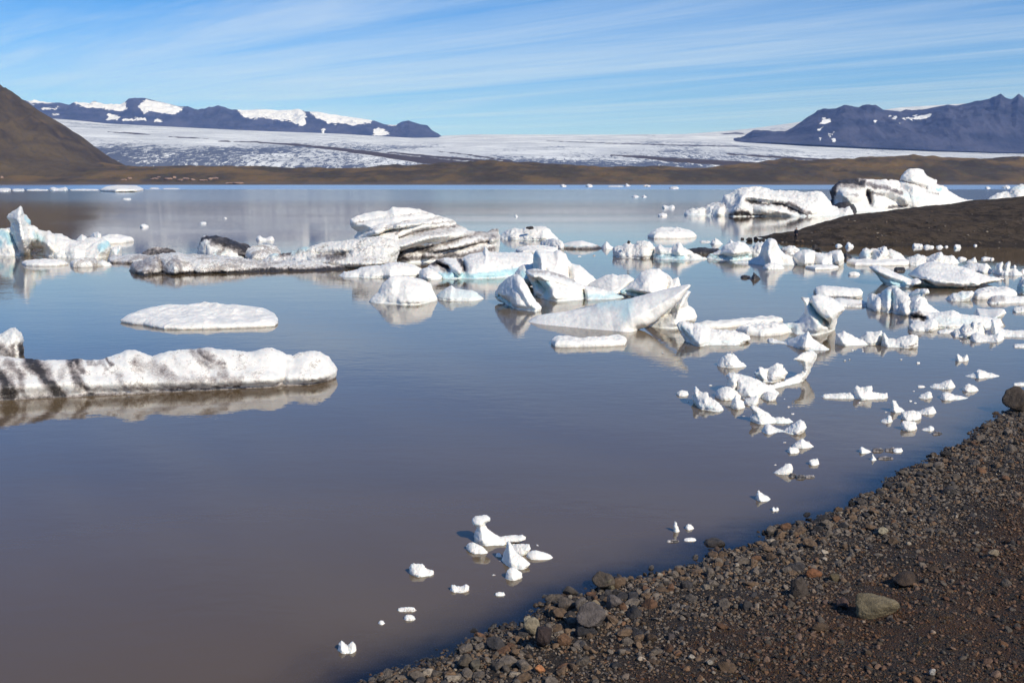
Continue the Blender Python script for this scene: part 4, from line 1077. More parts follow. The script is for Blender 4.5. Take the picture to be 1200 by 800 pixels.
berg('white ice lump wedged between its two neighbours in the pair', [(1004, 401), (1009, 395), (1016, 389.5), (1024, 389.5), (1033, 388), (1035, 396), (1033, 402)], 404.5, T=0.9, seed=46)
berg('bone-shaped white ice lump, right one of the pair', [(1033, 404), (1035, 398), (1033.5, 392), (1036, 390.5), (1041, 397), (1050, 398), (1056, 395.5), (1061, 394.6), (1068, 393), (1074.7, 393), (1076, 398), (1075, 405)], 408, T=1.0, dirt=[([(1062, 406), (1074, 405)], 0.6, 1.5)], seed=47)

# --- right upper cluster below the spit
berg('crystalline white iceberg with many facets, near the spit', [(994, 306), (1001, 303.5), (1008, 303), (1009, 295.6), (1013, 292), (1019, 293), (1026, 292), (1031, 291.5), (1037, 289.6), (1040.5, 294), (1045, 294), (1050, 295.6), (1056, 299), (1059, 301.5), (1062, 306)], 309, T=3.6, rough=1.6, blue=[([(1010, 298), (1018, 300)], 0.5, 5)], ridges=[([(1037, 291), (1028, 306)], 0.45, 6), ([(1022, 294), (1020, 306)], -0.4, 5), ([(1046, 296), (1050, 306)], 0.3, 6)], seed=50)
floe('thin ice shelf under the crystalline iceberg', [(992, 306), (1010, 304.5), (1040, 304.8), (1066, 305.6), (1072, 307), (1060, 308.4), (1030, 308.8), (1002, 308.6)], 0.4, grit=0.25)
berg('spiky white iceberg behind the sloping slab', [(1061, 309), (1064, 303), (1075, 299), (1081, 300.5), (1086, 302), (1095, 298.5), (1103, 295.4), (1105, 300), (1110, 301), (1116, 300.5), (1120, 304), (1124, 308)], 312, T=3.2, rough=1.5, ridges=[([(1103, 297), (1092, 310)], 0.5, 6)], seed=51)
berg('white ice slab heap to the right of the spiky iceberg', [(1122, 316), (1127, 312.5), (1133, 310), (1139.5, 308.6), (1148, 309.4), (1156, 309), (1160, 313), (1164, 318)], 320.5, T=3, rough=1.3, seed=52)
berg('white double spire of ice near the right edge', [(1160, 319), (1166.5, 316), (1168, 309.5), (1171, 308.6), (1174, 308), (1176.5, 314), (1179, 308.6), (1183.5, 307.5), (1183, 316), (1190, 315), (1195, 319.5), (1198, 322)], 324, T=2.2, rough=1.2, seed=53)
berg('canoe-shaped white iceberg with a raised left tip and teal underside',
     [(1036, 332), (1032, 328), (1028, 322), (1023, 317), (1018.5, 313.3), (1024, 311.5), (1031, 312), (1040.5, 316), (1048, 319.5), (1057, 323), (1063, 326), (1068, 327.7), (1073, 326.8), (1077, 326.7), (1082.7, 330.5), (1077, 333.5), (1072, 335)],
     337.5, T=3.0, blue=[([(1026, 320), (1036, 331), (1060, 335)], 1.0, 4.5)], ridges=[([(1026, 314), (1050, 324), (1072, 331)], 0.3, 6), ([(1030, 324), (1056, 334)], -0.3, 6)], rough=0.5, seed=54, notch=0.3)
berg('broad white sloping ice slab with a rounded teal left edge',
     [(1078, 330), (1068, 325), (1064, 322), (1070, 317.5), (1076, 313), (1083, 309), (1092, 307.5), (1101, 308), (1110, 309.5), (1125, 313), (1134, 315), (1141, 318), (1150, 321.5), (1160, 324), (1176, 327.3), (1166, 330), (1154, 333)],
     335.5, T=5.5, blue=[([(1078, 328), (1090, 333), (1120, 334)], 0.9, 3.5), ([(1072, 320), (1100, 312)], 0.18, 8)], ridges=[([(1078, 321), (1110, 326), (1150, 330)], 0.4, 8), ([(1080, 313), (1120, 316)], -0.2, 8), ([(1130, 318), (1142, 325)], 0.3, 5)], rough=0.6, e=1.7, seed=55)
chunk('thin white flake of ice above the slab heap', 1132, 1145, 302, 308, 'right', rough=1.2)
chunk('small white flake left of the double spire', 1150, 1162, 301, 304.6, 'flat')
chunk('white flake of ice on the brown shallows, lower right of the spit', 1122, 1133, 301, 305, 'lump')
for lab, u0, u1, vt, vb, k, g in [
    ('white flat bit at the waterline of the spit, left of a round lump', 979, 987, 286, 289.4, 'flat', .1), ('round white lump at the waterline of the spit', 990.5, 1000.5, 284.8, 290.4, 'lump', .05), ('white block at the foot of the spit, first of the row of four', 1069, 1081.5, 285.6, 290.4, 'slab', 0),
    ('low white bit, second of the row of four at the foot of the spit', 1082, 1095, 287.4, 291, 'flat', .1), ('low white bit, third of the row of four at the foot of the spit', 1097, 1105, 287.8, 291, 'flat', .1), ('white block at the right of the row of four below the spit', 1118, 1126, 286.8, 291.4, 'slab', 0),
    ('tiny bit of ice in the gap of the row below the spit', 1107, 1111, 288, 290.4, 'lump', .1), ('speck of ice at the foot of the spit near the right edge', 1141, 1145, 286.4, 289, 'lump', .1), ('white ball of ice at the right edge beside the double spire', 1195.5, 1204, 315.6, 321.6, 'lump', 0),
    ('tiny white bit right of the thin flake', 1160, 1165, 302, 305, 'lump', .1), ('small pale floe on calm water below the block berg', 994, 1008, 318.6, 323, 'flat', .15), ('tiny ice bit left of the double spire', 1187, 1191, 311, 314, 'lump', .1)]:
    chunk(lab, u0, u1, vt, vb, k, grit=g, group='bits of ice at the foot of the spit')
chunk('black wet ice lump on the water between canoe-shaped berg and slab', 1047.5, 1061, 313, 318, 'slab', dirt=1.6, rough=0.8, group='dirty black ice lumps')
chunk('black dirt-covered ice lump in front of the broad sloping slab', 1125.5, 1160.5, 332, 339.4, 'saddle', dirt=1.3, grit=1.0, rough=1.4, group='dirty black ice lumps')
chunk('dark ice lump at the waterline right of the block berg', 988, 998.5, 297, 303.5, 'lump', dirt=1.2, grit=0.8, group='dirty black ice lumps')
chunk('flat dark ice patch left of the pyramid berg, behind', 804, 845, 290.5, 299, 'flat', dirt=1.25, grit=1.0, rough=1.3, group='dirty black ice lumps', T=2.0)
chunk('dark broken ice bit adrift below the pyramid berg', 879, 891, 319.6, 328, 'peak', dirt=1.2, grit=1.0, rough=1.6, group='dirty black ice lumps')
chunk('thin dark ice sliver left of the broken bit below the pyramid berg', 868, 880, 322.6, 326.4, 'flat', dirt=1.2, grit=1.0, rough=1.2, group='dirty black ice lumps')
floe('long flat white ice bar below the black lump, right side', [(1139, 343.2), (1143, 339.8), (1156, 339), (1175, 338.8), (1188, 339.8), (1192.5, 342.4), (1186, 344.8), (1165, 345.6), (1145, 345.6)], 0.55, grit=0.08)
berg('small bluish white ice lump left of the long flat bar', [(1108, 350.5), (1112, 347), (1117, 344), (1122, 343.5), (1127, 341.5), (1133, 342), (1138, 341), (1141, 343.5), (1139.5, 348), (1137, 351)], 353, T=1.3, blue=[([(1124, 345), (1134, 348)], 0.4, 5)], seed=57)
berg('low ice piece with a grey dirty left end, at the right edge', [(1156.5, 354), (1159, 350.5), (1162, 348), (1168, 346.6), (1175, 346), (1186, 348), (1196, 347.5), (1206, 347.5), (1216, 352)], 356.5, T=1.7, grit=0.35, dirt=[([(1158, 353), (1166, 349), (1176, 350)], 0.6, 4)], seed=58)
chunk('grey low ice piece cut by the right picture edge', 1187, 1214, 359.6, 367, 'slab', grit=0.5)
chunk('teal-footed ice block cut by the right picture edge', 1192, 1214, 324, 345, 'lump', blue=[([(1192, 340), (1214, 342)], 0.8, 8)])
chunk('thin white ice strip at the right edge, below the bone-shaped piece', 1187, 1215, 402.6, 408, 'flat', grit=0.3)

# --- middle row
berg('white ice strip with a bumpy top carrying a dark stone, behind the layered iceberg', [(585, 279), (586, 276.5), (590, 273.7), (595, 270), (600, 268), (606, 268.6), (612, 269), (616, 267), (620, 266.7), (630, 266), (640, 266), (644, 269), (647, 273.7), (651, 277), (654, 280)], 281.5, T=4, rough=1.2, seed=60)
floe('thin white floe between the bumpy strip and the tall hump', [(604, 292.2), (610, 290), (625, 289), (642, 289), (654, 291), (648, 293.6), (630, 294.4), (612, 294.2)], 0.5, grit=0.2)
berg('small ragged white ice heap right of the bumpy strip', [(632, 289), (635, 283), (641, 281.5), (647, 280), (653, 281), (658.7, 283.5), (661, 289), (660, 292)], 294, T=2.4, rough=1.5, grit=0.2, seed=61)
berg('gritty low floe with a dark green waterline, middle of the row', [(650, 290), (656, 287), (663, 285), (672, 283), (682, 282.4), (689, 284), (696, 286.5), (702, 289), (707, 291)], 294.5, grit=0.4, basedirt=1.0, blue=[([(660, 292), (700, 293)], 0.8, 3)], T=3.2, seed=62, cat='ice floe', name='ice_floe')
berg('small white ice peak between two gritty floes', [(704, 291), (706, 288), (709, 285), (711, 283.3), (714, 287), (718, 289.4), (721, 291)], 293.5, T=1.6, grit=0.2, seed=63)
berg('gritty pinkish-white ice hump with a dark stone on top', [(719, 300), (719, 292), (723, 289.5), (728.7, 289), (733, 286), (738, 285.4), (742.7, 287.7), (748, 284), (754, 282.5), (760, 284), (763.7, 286), (767, 291), (769.5, 296), (769, 301)], 304, T=3.6, grit=0.6, rough=1.3, dirt=[([(722, 303), (760, 303)], 0.5, 2)], seed=64)
berg('white ice ridge with a dark shaded foot, right of the gritty hump', [(765, 302), (767, 294), (770, 289), (773, 287.7), (780, 291), (787, 291), (791, 287.5), (796, 284.6), (801, 290.5), (808, 294.5), (815, 298), (822, 301), (828, 303.5)], 306.5, T=3.2, grit=0.28, blue=[([(768, 303), (800, 304)], 0.9, 4)], dirt=[([(768, 303), (796, 304)], 0.45, 2.5)], ridges=[([(770, 300), (806, 303)], -0.35, 5)], seed=65)  # dark foot: underside shade painted into the colour
floe('long flat white floe alone behind the middle row', [(759, 273.6), (762, 270.6), (769, 269), (785, 269), (803, 269.6), (814, 271.4), (816.5, 273.4), (808, 274.8), (785, 275.2), (766, 275.2)], 0.9, e=1.8, edge=1.6)
berg('white iceberg with a black-green shaded foot, left of the pyramid berg', [(829, 303), (830, 300), (836, 297), (845.5, 292.5), (849, 288.5), (854, 286), (865, 284), (872, 285.5), (877, 289), (880, 294), (880, 303)], 307, T=3.6, blue=[([(830, 303), (850, 305), (878, 303)], 1.2, 3)], dirt=[([(829, 303.5), (842, 305)], 0.7, 2), ([(842, 305.5), (878, 303)], 0.5, 1.8)], ridges=[([(862, 286), (860, 300)], 0.25, 8), ([(832, 303), (878, 302)], -0.45, 5)], rough=1.0, seed=66)  # underside shade painted as a dark strip along the foot
berg('ragged white ice wall between the shaded berg and the pyramid berg', [(874, 301), (877, 291), (882, 290), (887, 286), (893, 284.5), (898, 287), (900, 301)], 304, T=2.4, rough=1.7, grit=0.12, seed=67)
berg('bright white pyramid of ice with wide skirts, middle right', [(858, 308), (868, 307), (880, 305.5), (886, 302.5), (890.5, 299.5), (892, 294), (893.5, 289.5), (896.5, 284.5), (899.5, 281), (904, 279.8), (908.5, 282.7), (910.5, 287.5), (913, 292.5), (916.5, 296), (920.5, 299), (927, 301), (934, 302.5), (937.5, 306), (938, 309)], 311.5, T=3.8, ridges=[([(904, 282), (900, 296), (906, 310)], 0.5, 7), ([(912, 296), (918, 310)], -0.25, 6)], rough=1.0, e=1.6, seed=68)
chunk('small bright ice lump at the foot of the pyramid berg', 894.5, 919, 307.6, 316.2, 'lump', grit=0.1)
berg('gritty grey ice pile behind the pyramid berg', [(913, 299), (916, 292), (920, 290), (925, 288), (931, 289.6), (936, 292.5), (938, 299)], 301, T=2.2, grit=0.7, rough=1.5, dirt=[([(916, 294), (924, 297)], 0.7, 3)], seed=69)
berg('blocky white iceberg with vertical grooves beside the pyramid berg', [(930, 308.5), (930, 300), (933, 297), (937, 294.6), (943, 293.2), (949, 293), (955, 296), (963, 297.4), (970, 297.7), (973, 295.6), (976, 294.7), (981, 293.6), (985, 294), (987.5, 298), (988.7, 302), (988, 309)], 311.5, T=3.6, ridges=[([(944, 295), (943, 310)], 0.3, 4), ([(955, 297), (955, 310)], -0.35, 4), ([(965, 299), (964, 310)], 0.25, 5), ([(974, 297), (978, 309)], -0.3, 5), ([(984, 296), (983, 309)], 0.25, 5)], e=2.3, rough=0.8, seed=70)
floe('thin ice plate lying at the foot of the blocky iceberg', [(944, 312.2), (955, 310.8), (975, 310.6), (983, 312), (975, 314), (955, 314.4)], 0.25, grit=0.2)
chunk('white ice cone behind the shaded berg', 832.5, 847, 278.6, 287, 'peak', group='small ice behind the pyramid row', grit=0.1)
chunk('low white ice bit right of the cone behind the shaded berg', 851, 864, 280.8, 288, 'peak', group='small ice behind the pyramid row', grit=0.15)
chunk('faint low floe left of the cone behind the shaded berg', 820, 833, 282, 284.6, 'flat', group='small ice behind the pyramid row', grit=0.7)

# --- big streaked berg and companions, left foreground
berg('long low white iceberg with diagonal black dirt streaks, left foreground',
     [(-70, 464), (-60, 434), (-30, 420), (0, 419), (18, 421), (35, 422.5), (52, 424), (70, 424), (91, 422.5), (108, 424), (122.5, 422), (131, 419), (140, 415.5), (149, 412.5), (157.5, 412), (168, 416), (178.5, 419), (187, 416), (196, 414), (210, 412), (225, 411), (241.5, 409), (256, 410), (273, 412), (283, 413.5), (294, 413.7), (306, 410.5), (318.5, 409), (327, 412), (336, 417), (343, 419), (350, 415), (364, 412.7), (375, 414), (385, 419), (390, 426), (394.5, 433), (393, 442)],
     459.5, T=1.9, e=2.1, grit=0.6, warp=9, basedirt=0.9, rough=0.85, lump=0.05, baseblue=0.0,
     dirt=[([(-50, 425), (-40, 466)], 1.1, 18), ([(-12, 424), (0, 440), (14, 464)], 1.15, 11), ([(10, 426), (24, 444), (30, 462)], 0.75, 8), ([(36, 427), (52, 442), (72, 466)], 1.1, 10), ([(50, 430), (62, 446)], 0.5, 9), ([(78, 424), (88, 438), (104, 458)], 0.85, 6), ([(80, 432), (70, 444)], 0.45, 8), ([(84, 424), (96, 431)], 1.0, 4.5), ([(104, 424), (124, 432)], 0.7, 3), ([(118, 421), (130, 426)], 1.0, 2.8),
      ([(160, 426), (196, 438), (224, 447)], 0.58, 9), ([(206, 418), (226, 438)], 0.34, 6), ([(222, 412), (240, 424), (266, 440)], 0.6, 6), ([(234, 411), (250, 421), (262, 424)], 0.85, 4), ([(240, 414), (262, 436)], 0.6, 12), ([(280, 420), (300, 444)], 0.34, 8), ([(140, 440), (150, 452)], 0.5, 8), ([(226, 442), (280, 440), (284, 446)], 0.55, 6), ([(0, 468), (100, 464), (200, 454), (280, 449)], 0.9, 2.4), ([(-60, 464), (60, 460), (150, 452), (230, 447)], 0.42, 10), ([(320, 448), (334, 445)], 0.7, 2), ([(290, 446), (390, 442)], 0.3, 4)],
     ridges=[([(-60, 452), (100, 446), (392, 436)], 0.25, 9), ([(336, 420), (331, 446)], -0.22, 6), ([(84, 424), (100, 456)], -0.10, 6), ([(228, 412), (250, 440)], -0.10, 6)], seed=80)
berg('small white-capped ice stump with a black right side, at the left edge', [(-26, 418), (-24, 400), (-10, 395), (0, 393), (8, 389.5), (14, 387), (18, 386), (20.5, 389), (23, 391), (26, 396), (26.5, 405), (26, 416)], 421, T=1.3, e=2.6, grit=0.5, dirt=[([(24, 404), (24, 420)], 1.1, 3.5), ([(0, 406), (10, 416)], 0.75, 9), ([(14, 404), (16, 418)], 0.7, 4)], rough=1.3, seed=81)
floe('big flat white oval floe alone on calm water, left of centre',
     [(140.5, 373.5), (146, 369.5), (157.5, 365), (172, 361), (187.5, 358.4), (208, 357.6), (230, 357.4), (240, 355.6), (255, 356.2), (280, 358), (305, 360.2), (315, 362.6), (322.5, 366), (326, 372), (325.5, 376), (322.5, 378.4), (305, 379.4), (280, 380.2), (255, 381.2), (230, 381.6), (208, 382), (192.5, 381.6), (178, 379.4), (167.5, 376.8), (154, 376)],
     0.34, e=2.0, grit=0.10, undercut=0.05, edge=0.8, hump=[([(190, 362), (300, 366)], 0.10, 16), ([(240, 357), (254, 358)], 0.16, 8), ([(160, 372), (240, 377)], 0.06, 10)], rough=1.3)
# --- scattered pieces in the right middle, up to the shore
NEAR = 'white ice pieces scattered off the near shore'
def piece(label, top, front, **kw):
    kw.setdefault('grit', 0.06)
    kw.setdefault('rough', 1.1)
    return berg(label, top, front, cat='ice chunk', name='ice_chunk', group=NEAR, **kw)
piece('white ice lump with a rounded crown, topmost of the scattered pieces', [(840, 428), (841, 426), (846, 420), (849, 417), (852, 415), (860, 415.6), (863, 419), (866, 423), (870, 425.5), (874, 429)], 431.5)
piece('white ice piece shaped like a bow tie with a dark left notch', [(889, 445), (886, 441), (884, 437), (887, 434.5), (890, 431), (895, 433), (900, 433), (905, 430), (910, 427.6), (914, 428), (917, 429), (919, 432.5), (922, 437), (919, 443), (916, 445)], 449, blue=[([(887, 437), (892, 444)], 0.5, 3)], ridges=[([(899, 434), (900, 446)], -0.4, 5)])
piece('curved white ice arm with a flared upright tip like a whale tail', [(898, 456), (901, 452.5), (910, 449.5), (920, 446.5), (930, 442), (937, 438.5), (942, 433), (941, 428), (938, 424), (934, 423), (930, 422), (935, 419), (940, 416.5), (945, 414), (950, 412.5), (954, 413), (957, 416), (954, 424), (950.5, 431), (947, 437), (944, 442), (941, 445)], 449.5, T=0.55)
piece('largest white ice mass in the scattered group, humped on the left', [(852, 459), (853, 448), (852, 441), (855, 438.5), (860, 438), (870, 441), (880, 443.5), (890, 447), (895, 450), (902, 454), (908, 458), (912, 461)], 465, ridges=[([(870, 444), (880, 462)], 0.25, 9), ([(864, 448), (863, 462)], -0.35, 4)], T=1.4)
piece('rounded white ice lump in front of the largest mass', [(838, 464), (838.5, 460), (842, 457), (846, 455), (850, 453.6), (856, 454.5), (862, 458), (868, 460), (871, 465)], 470.5)
piece('small pointed white ice cone in front of the rounded lump', [(857, 477), (857.5, 473), (860, 468), (862, 464), (864, 466), (867, 468), (871, 471), (872.5, 477)], 481)
piece('white ice block below the middle of the largest mass', [(871, 472), (873, 468), (880, 466), (888, 464.5), (889, 469), (888, 473)], 476)
piece('small white ice lump under the root of the curved arm', [(892, 465), (895, 461), (900, 459), (906, 461), (911, 463), (909, 468)], 471)
piece('tilted white ice sliver with a sharp upright left end', [(814, 472), (812.5, 468), (811, 465), (814, 464), (813.5, 457), (815, 454), (817, 456), (818.5, 460), (823, 461), (828.5, 462), (830, 466), (836, 469), (841, 472), (845, 475.5), (847.5, 480)], 483, ridges=[([(817, 460), (830, 474), (844, 479)], 0.25, 6)], blue=[([(816, 474), (835, 480)], 0.4, 3)])
chunk('small flat oval ice piece left of the tilted sliver', 793, 807, 458, 464.5, 'flat', group=NEAR)
piece('white ice piece with a leaning finger on its left', [(880, 493), (880, 488), (884, 484.5), (882, 481), (880, 478), (882, 476), (886, 477), (891, 480), (896, 483), (902, 487), (908, 490), (917, 490), (924, 491), (929, 494)], 498)
piece('low wide ice piece with a raised right lobe and thin left tongue', [(892.5, 504), (896, 499), (900, 497), (905, 499.5), (911, 503), (918, 504.5), (923, 502), (928, 498.5), (933, 495), (938, 493), (942, 495), (944.5, 500), (942, 505)], 510, T=0.7)
piece('small domed white ice piece nearest above the shore, paired with a flat oval one', [(928, 523), (932, 519), (937, 516.5), (940, 514.6), (944, 517), (949, 519.5), (953, 523)], 526, grit=0.2)
chunk('flat oval ice piece at the foot of the small domed one', 923, 937, 524, 532, 'flat', group=NEAR)
piece('white shoe-shaped ice piece beside dark slush', [(906.5, 554), (910, 551.5), (916, 548), (920, 545.5), (924, 544), (927.5, 544.6), (928.5, 549), (928, 554)], 556.5)
chunk('small square white ice chip right of the shoe-shaped piece', 948, 960, 538.6, 546, 'slab', group=NEAR)
for lab, u0, u1, vt, vb, k, d in [('dark slush lump behind the heel of the shoe-shaped piece', 924, 934, 554, 560, 'lump', 1.0), ('dark flat slush bit right of the heel slush', 932, 945, 556, 562, 'flat', 1.0), ('little dark slush sliver furthest right beside the shoe-shaped piece', 943, 955, 556.5, 560.5, 'flat', .8)]:
    chunk(lab, u0, u1, vt, vb, k, grit=1.0, dirt=d, group='grey slush bits near the shore')
piece('long thin white ice raft carrying two upright lumps', [(963, 465), (965, 462.5), (975, 462), (987, 461), (995, 461), (1001, 461.5), (1001.5, 455), (1004, 452.6), (1008, 454.5), (1012, 455), (1016, 453), (1021, 453), (1022, 460), (1030, 461), (1039.5, 461), (1040, 465.5)], 469, T=0.6)
for lab, u0, u1, vt, vb, k, g in [
    ('small white ice crown alone, up from the boulder on the right', 1120, 1135, 415, 424, 'saddle', .1), ('flat diamond-shaped greyish ice piece left of the right edge', 1131, 1171, 434, 444.5, 'peak', .4),
    ('lumpy ice piece with a dirty flat left arm', 1089, 1119, 446, 457.5, 'right', .3), ('small ice nugget right of the lumpy piece', 1128, 1146, 451, 460, 'lump', .2), ('small white ice bit with a horn, below the lumpy piece', 1076, 1092.5, 459, 468, 'right', .05),
    ('slim white ice boat below the lumpy piece', 1102, 1134, 459.6, 470.5, 'left', .05), ('tiny white ice bit left of the lumpy piece', 1075, 1084, 451.4, 454.4, 'flat', .1), ('white ice knob, upper left of a loose ring of five pieces', 1044, 1059, 469.6, 484, 'left', .1),
    ('white flat ice piece, upper right of the loose ring', 1072, 1097, 477, 487, 'right', .05), ('block of greyish ice in the middle of the loose ring', 1056, 1079.5, 482, 494, 'slab', .25), ('small slanted white ice piece, lower left of the loose ring', 1032, 1046, 487, 496, 'right', .05),
    ('rounded white ice piece, lowest of the loose ring', 1056, 1074, 494, 506, 'slab', .02), ('small white ice wedge, lower right of the loose ring', 1080, 1095, 499, 506, 'right', .05), ('small white ice chip in the dirty line above the bank', 1007, 1021, 524, 532, 'left', .3),
    ('tiny white ice cone below the dirty line', 1020, 1027, 533, 540, 'peak', .1), ('white bit at the right end of the dirty line', 1046, 1058, 525, 530.6, 'flat', .3), ('thin pale ice strip at the right edge above the boulder', 1187, 1206, 448, 452.4, 'flat', .3),
    ('little white ice bottle standing upright off the bank', 789.5, 796, 611, 624, 'spike', .0), ('small white ice nub right of the upright bottle', 803, 813, 614, 621.5, 'lump', .1), ('thin pale ice bit below the upright bottle', 801, 816, 630, 634.4, 'flat', .3),
    ('white gritty ice piece between the bottle and the shoe-shaped piece', 886, 902.5, 576, 588.5, 'left', .35), ('tiny white ice chip below right of the gritty piece', 904.5, 912.5, 594, 599.5, 'saddle', .1)]:
    chunk(lab, u0, u1, vt, vb, k, grit=g, group=NEAR)
for lab, u0, u1, vt, vb, k in [('dark slush bit in the middle of the dirty line', 1022, 1036, 525, 530, 'flat'), ('dark flat slush at the right of the dirty line', 1037, 1052, 524.5, 529.6, 'flat'), ('thin dark slush line below the dirty line', 1028, 1047, 535, 538.6, 'flat'), ('dark slush bit right of the small wedge', 1092, 1104, 505, 510, 'lump'),
                               ('grey slush sliver under the upright ice bottle', 781, 796, 632, 635.6, 'flat')]:
    chunk(lab, u0, u1, vt, vb, k, grit=1.0, dirt=0.95, group='grey slush bits near the shore')
# --- nearest group
piece('white ice figure with a hammer-shaped head and a long flat tail', [(557, 634), (556, 629), (557, 624), (559, 620), (559, 617), (555, 616), (553.3, 613.5), (554, 609.5), (557, 607), (563, 606.2), (570, 605.8), (574, 608.5), (573.5, 611.5), (569, 613.5), (568, 616.5), (571, 620.5), (575, 624), (580, 627), (586, 629.2), (598, 628.4), (612, 627.3), (616, 629.5), (616, 632), (608, 634.4), (595, 635)], 638, T=0.36, rough=0.6, grit=0)
piece('ragged low white ice piece left of the hammer-headed figure foot', [(547, 643), (546.5, 640), (549, 637), (553, 636), (559, 638), (565, 641), (568, 643.5), (571, 647)], 655, T=0.25, grit=0.1)
piece('large leaning white ice piece in the middle of the nearest group', [(588, 656), (590, 650), (592, 645), (594, 640), (595.5, 635.6), (598, 637), (600, 641), (603, 646), (607, 650), (614, 655), (621, 660.5), (618, 664)], 668, T=0.36, rough=0.6)
piece('white ice knuckle behind the large leaning piece', [(597, 645), (597.5, 640), (604, 638.5), (612, 638), (620, 638.6), (621.5, 643), (619, 648)], 651, T=0.22)
piece('smooth white ice pebble at the right of the nearest group', [(616.5, 652), (618, 648), (623, 645.5), (628, 645), (638, 647.5), (645, 650), (648, 653)], 658.5, T=0.22, rough=0.5, grit=0)
piece('blunt white ice foot in front of the large leaning piece', [(592, 677), (594, 670), (597, 666.5), (601, 665.5), (607, 668), (611.5, 672), (612, 676)], 681.5, T=0.2, rough=0.6)
piece('tiny ice knob left of the large leaning piece', [(581, 651), (582, 648.4), (585, 648), (587, 650), (587.5, 652)], 653, T=0.06)
piece('white ice lump apart to the left of the nearest group', [(480, 671), (480, 666), (482, 662), (485, 661), (490, 662), (495, 662), (497.5, 665), (500, 667.5), (504, 668), (507.5, 669), (508, 672)], 676.5, T=0.25, grit=0.12)
for lab, u0, u1, vt, vb, k, g in [('crumbly white ice piece below the nearest group', 528, 549.5, 685, 695, 'saddle', .5), ('flat white ice flake below the nearest group, right', 580, 592, 693.6, 698.6, 'flat', .2), ('crumbly grey ice strip left of the crumbly white piece', 466, 488, 711.4, 717, 'flat', .8),
                                  ('crumbly ice nub below the grey strip', 473.5, 487, 720, 728, 'lump', .6), ('tiny ice nub lower left of the grey strip', 443.5, 451, 727, 732, 'lump', .4), ('white notched ice piece, lowest in the water', 396.5, 417.5, 752, 767, 'saddle', .05)]:
    chunk(lab, u0, u1, vt, vb, k, grit=g, group=NEAR)

# --- crumbs of ice adrift among the pieces
r = np.random.RandomState(55)
for (cu, cv_, su, sv, n_) in [(880, 470, 60, 30, 12), (1090, 470, 60, 22, 10), (1020, 420, 70, 14, 8), (600, 650, 40, 16, 7), (930, 540, 40, 16, 6), (1130, 395, 50, 10, 7), (820, 405, 60, 8, 6), (700, 300, 60, 10, 5)]:
    for k in range(n_):
        u = cu + r.normal() * su * 0.6; v = cv_ + r.normal() * sv * 0.6
        if coast_signed(on_level(u, v)[None, :2])[0] > -0.6: continue
        wp = r.uniform(2.0, 4.2)
        chunk('tiny crumb of ice adrift between the larger white pieces', u, u + wp, v - wp * r.uniform(0.3, 0.55), v, ['lump', 'flat', 'peak'][r.randint(3)], grit=r.choice([0.05, 0.3, 0.9]), group='tiny crumbs of ice adrift', res=1.6)
# ------------------------------------------------------------------ stones
m_stone, nt = new_mat('basalt_stone')
oi = nt.n('ShaderNodeObjectInfo')
tcg = nt.n('ShaderNodeTexCoord').outputs['Object']
rnd = nt.n('ShaderNodeVectorMath', operation='ADD')
nt.link(tcg, rnd.inputs[0])
rc = nt.n('ShaderNodeCombineXYZ', ins={0: nt.math('MULTIPLY', oi.outputs['Random'], 40.0), 1: 0.0, 2: 0.0}).outputs[0]
nt.link(rc, rnd.inputs[1])
q = rnd.outputs[0]
n1 = nt.noise(q, 1.6, 5, 0.65)
n2 = nt.noise(q, 9.0, 4, 0.7)
dk = nt.n('ShaderNodeMix', data_type='RGBA', blend_type='MULTIPLY')
dk.inputs[0].default_value = 1.0
nt.link(oi.outputs['Color'], dk.inputs[6])
nt.link(nt.mixc(nt.step(n1, 0.3, 0.7), (0.55, 0.53, 0.52), (1.25, 1.2, 1.15)), dk.inputs[7])
c = nt.mixc(nt.math('MULTIPLY', nt.step(n2, 0.6, 0.72), 0.45), dk.outputs[2], (0.16, 0.15, 0.12))
c = nt.mixc(nt.math('MULTIPLY', nt.step(n2, 0.28, 0.42), -1.0), c, c)
zz = nt.n('ShaderNodeSeparateXYZ', ins={0: nt.n('ShaderNodeNewGeometry').outputs['Position']}).outputs[2]
wet = nt.math('SUBTRACT', 1.0, nt.step(zz, 0.03, 0.11))
c = nt.mixc(nt.math('MULTIPLY', wet, 0.55), c, (0.010, 0.009, 0.009))
bs = surface(nt, c, 0.85, nt.math('ADD', n1, nt.math('MULTIPLY', n2, 0.35)), 0.6, 0.25, 0.3)
nt.link(nt.math('SUBTRACT', 0.88, nt.math('MULTIPLY', wet, 0.5)), bs.inputs['Roughness'])

def ico(sub):
    import bmesh
    bm = bmesh.new()
    bmesh.ops.create_icosphere(bm, subdivisions=sub, radius=1)
    V = np.array([v.co[:] for v in bm.verts]); Fc = np.array([[v.index for v in f.verts] for f in bm.faces])
    bm.free()
    return V, Fc

def stone_shape(sub, seed, planes=13, rnd=0.12, flat=(1, 1, 1)):
    r = np.random.RandomState(seed)
    V, Fc = ico(sub)
    N = r.normal(size=(planes, 3)); N /= np.linalg.norm(N, axis=1)[:, None]
    h = r.uniform(0.62, 1.0, planes)
    dots = V @ N.T
    rr = np.where(dots > 0.05, h / np.maximum(dots, 0.05), 9)
    k = 9.0
    rad = (np.minimum(rr, 4) ** -k).sum(1) ** (-1 / k)
    rad = np.minimum(rad, 1.25) * (1 + rnd * fbm(V * 1.7 + seed, 4))
    return V * rad[:, None] * np.array(flat), Fc

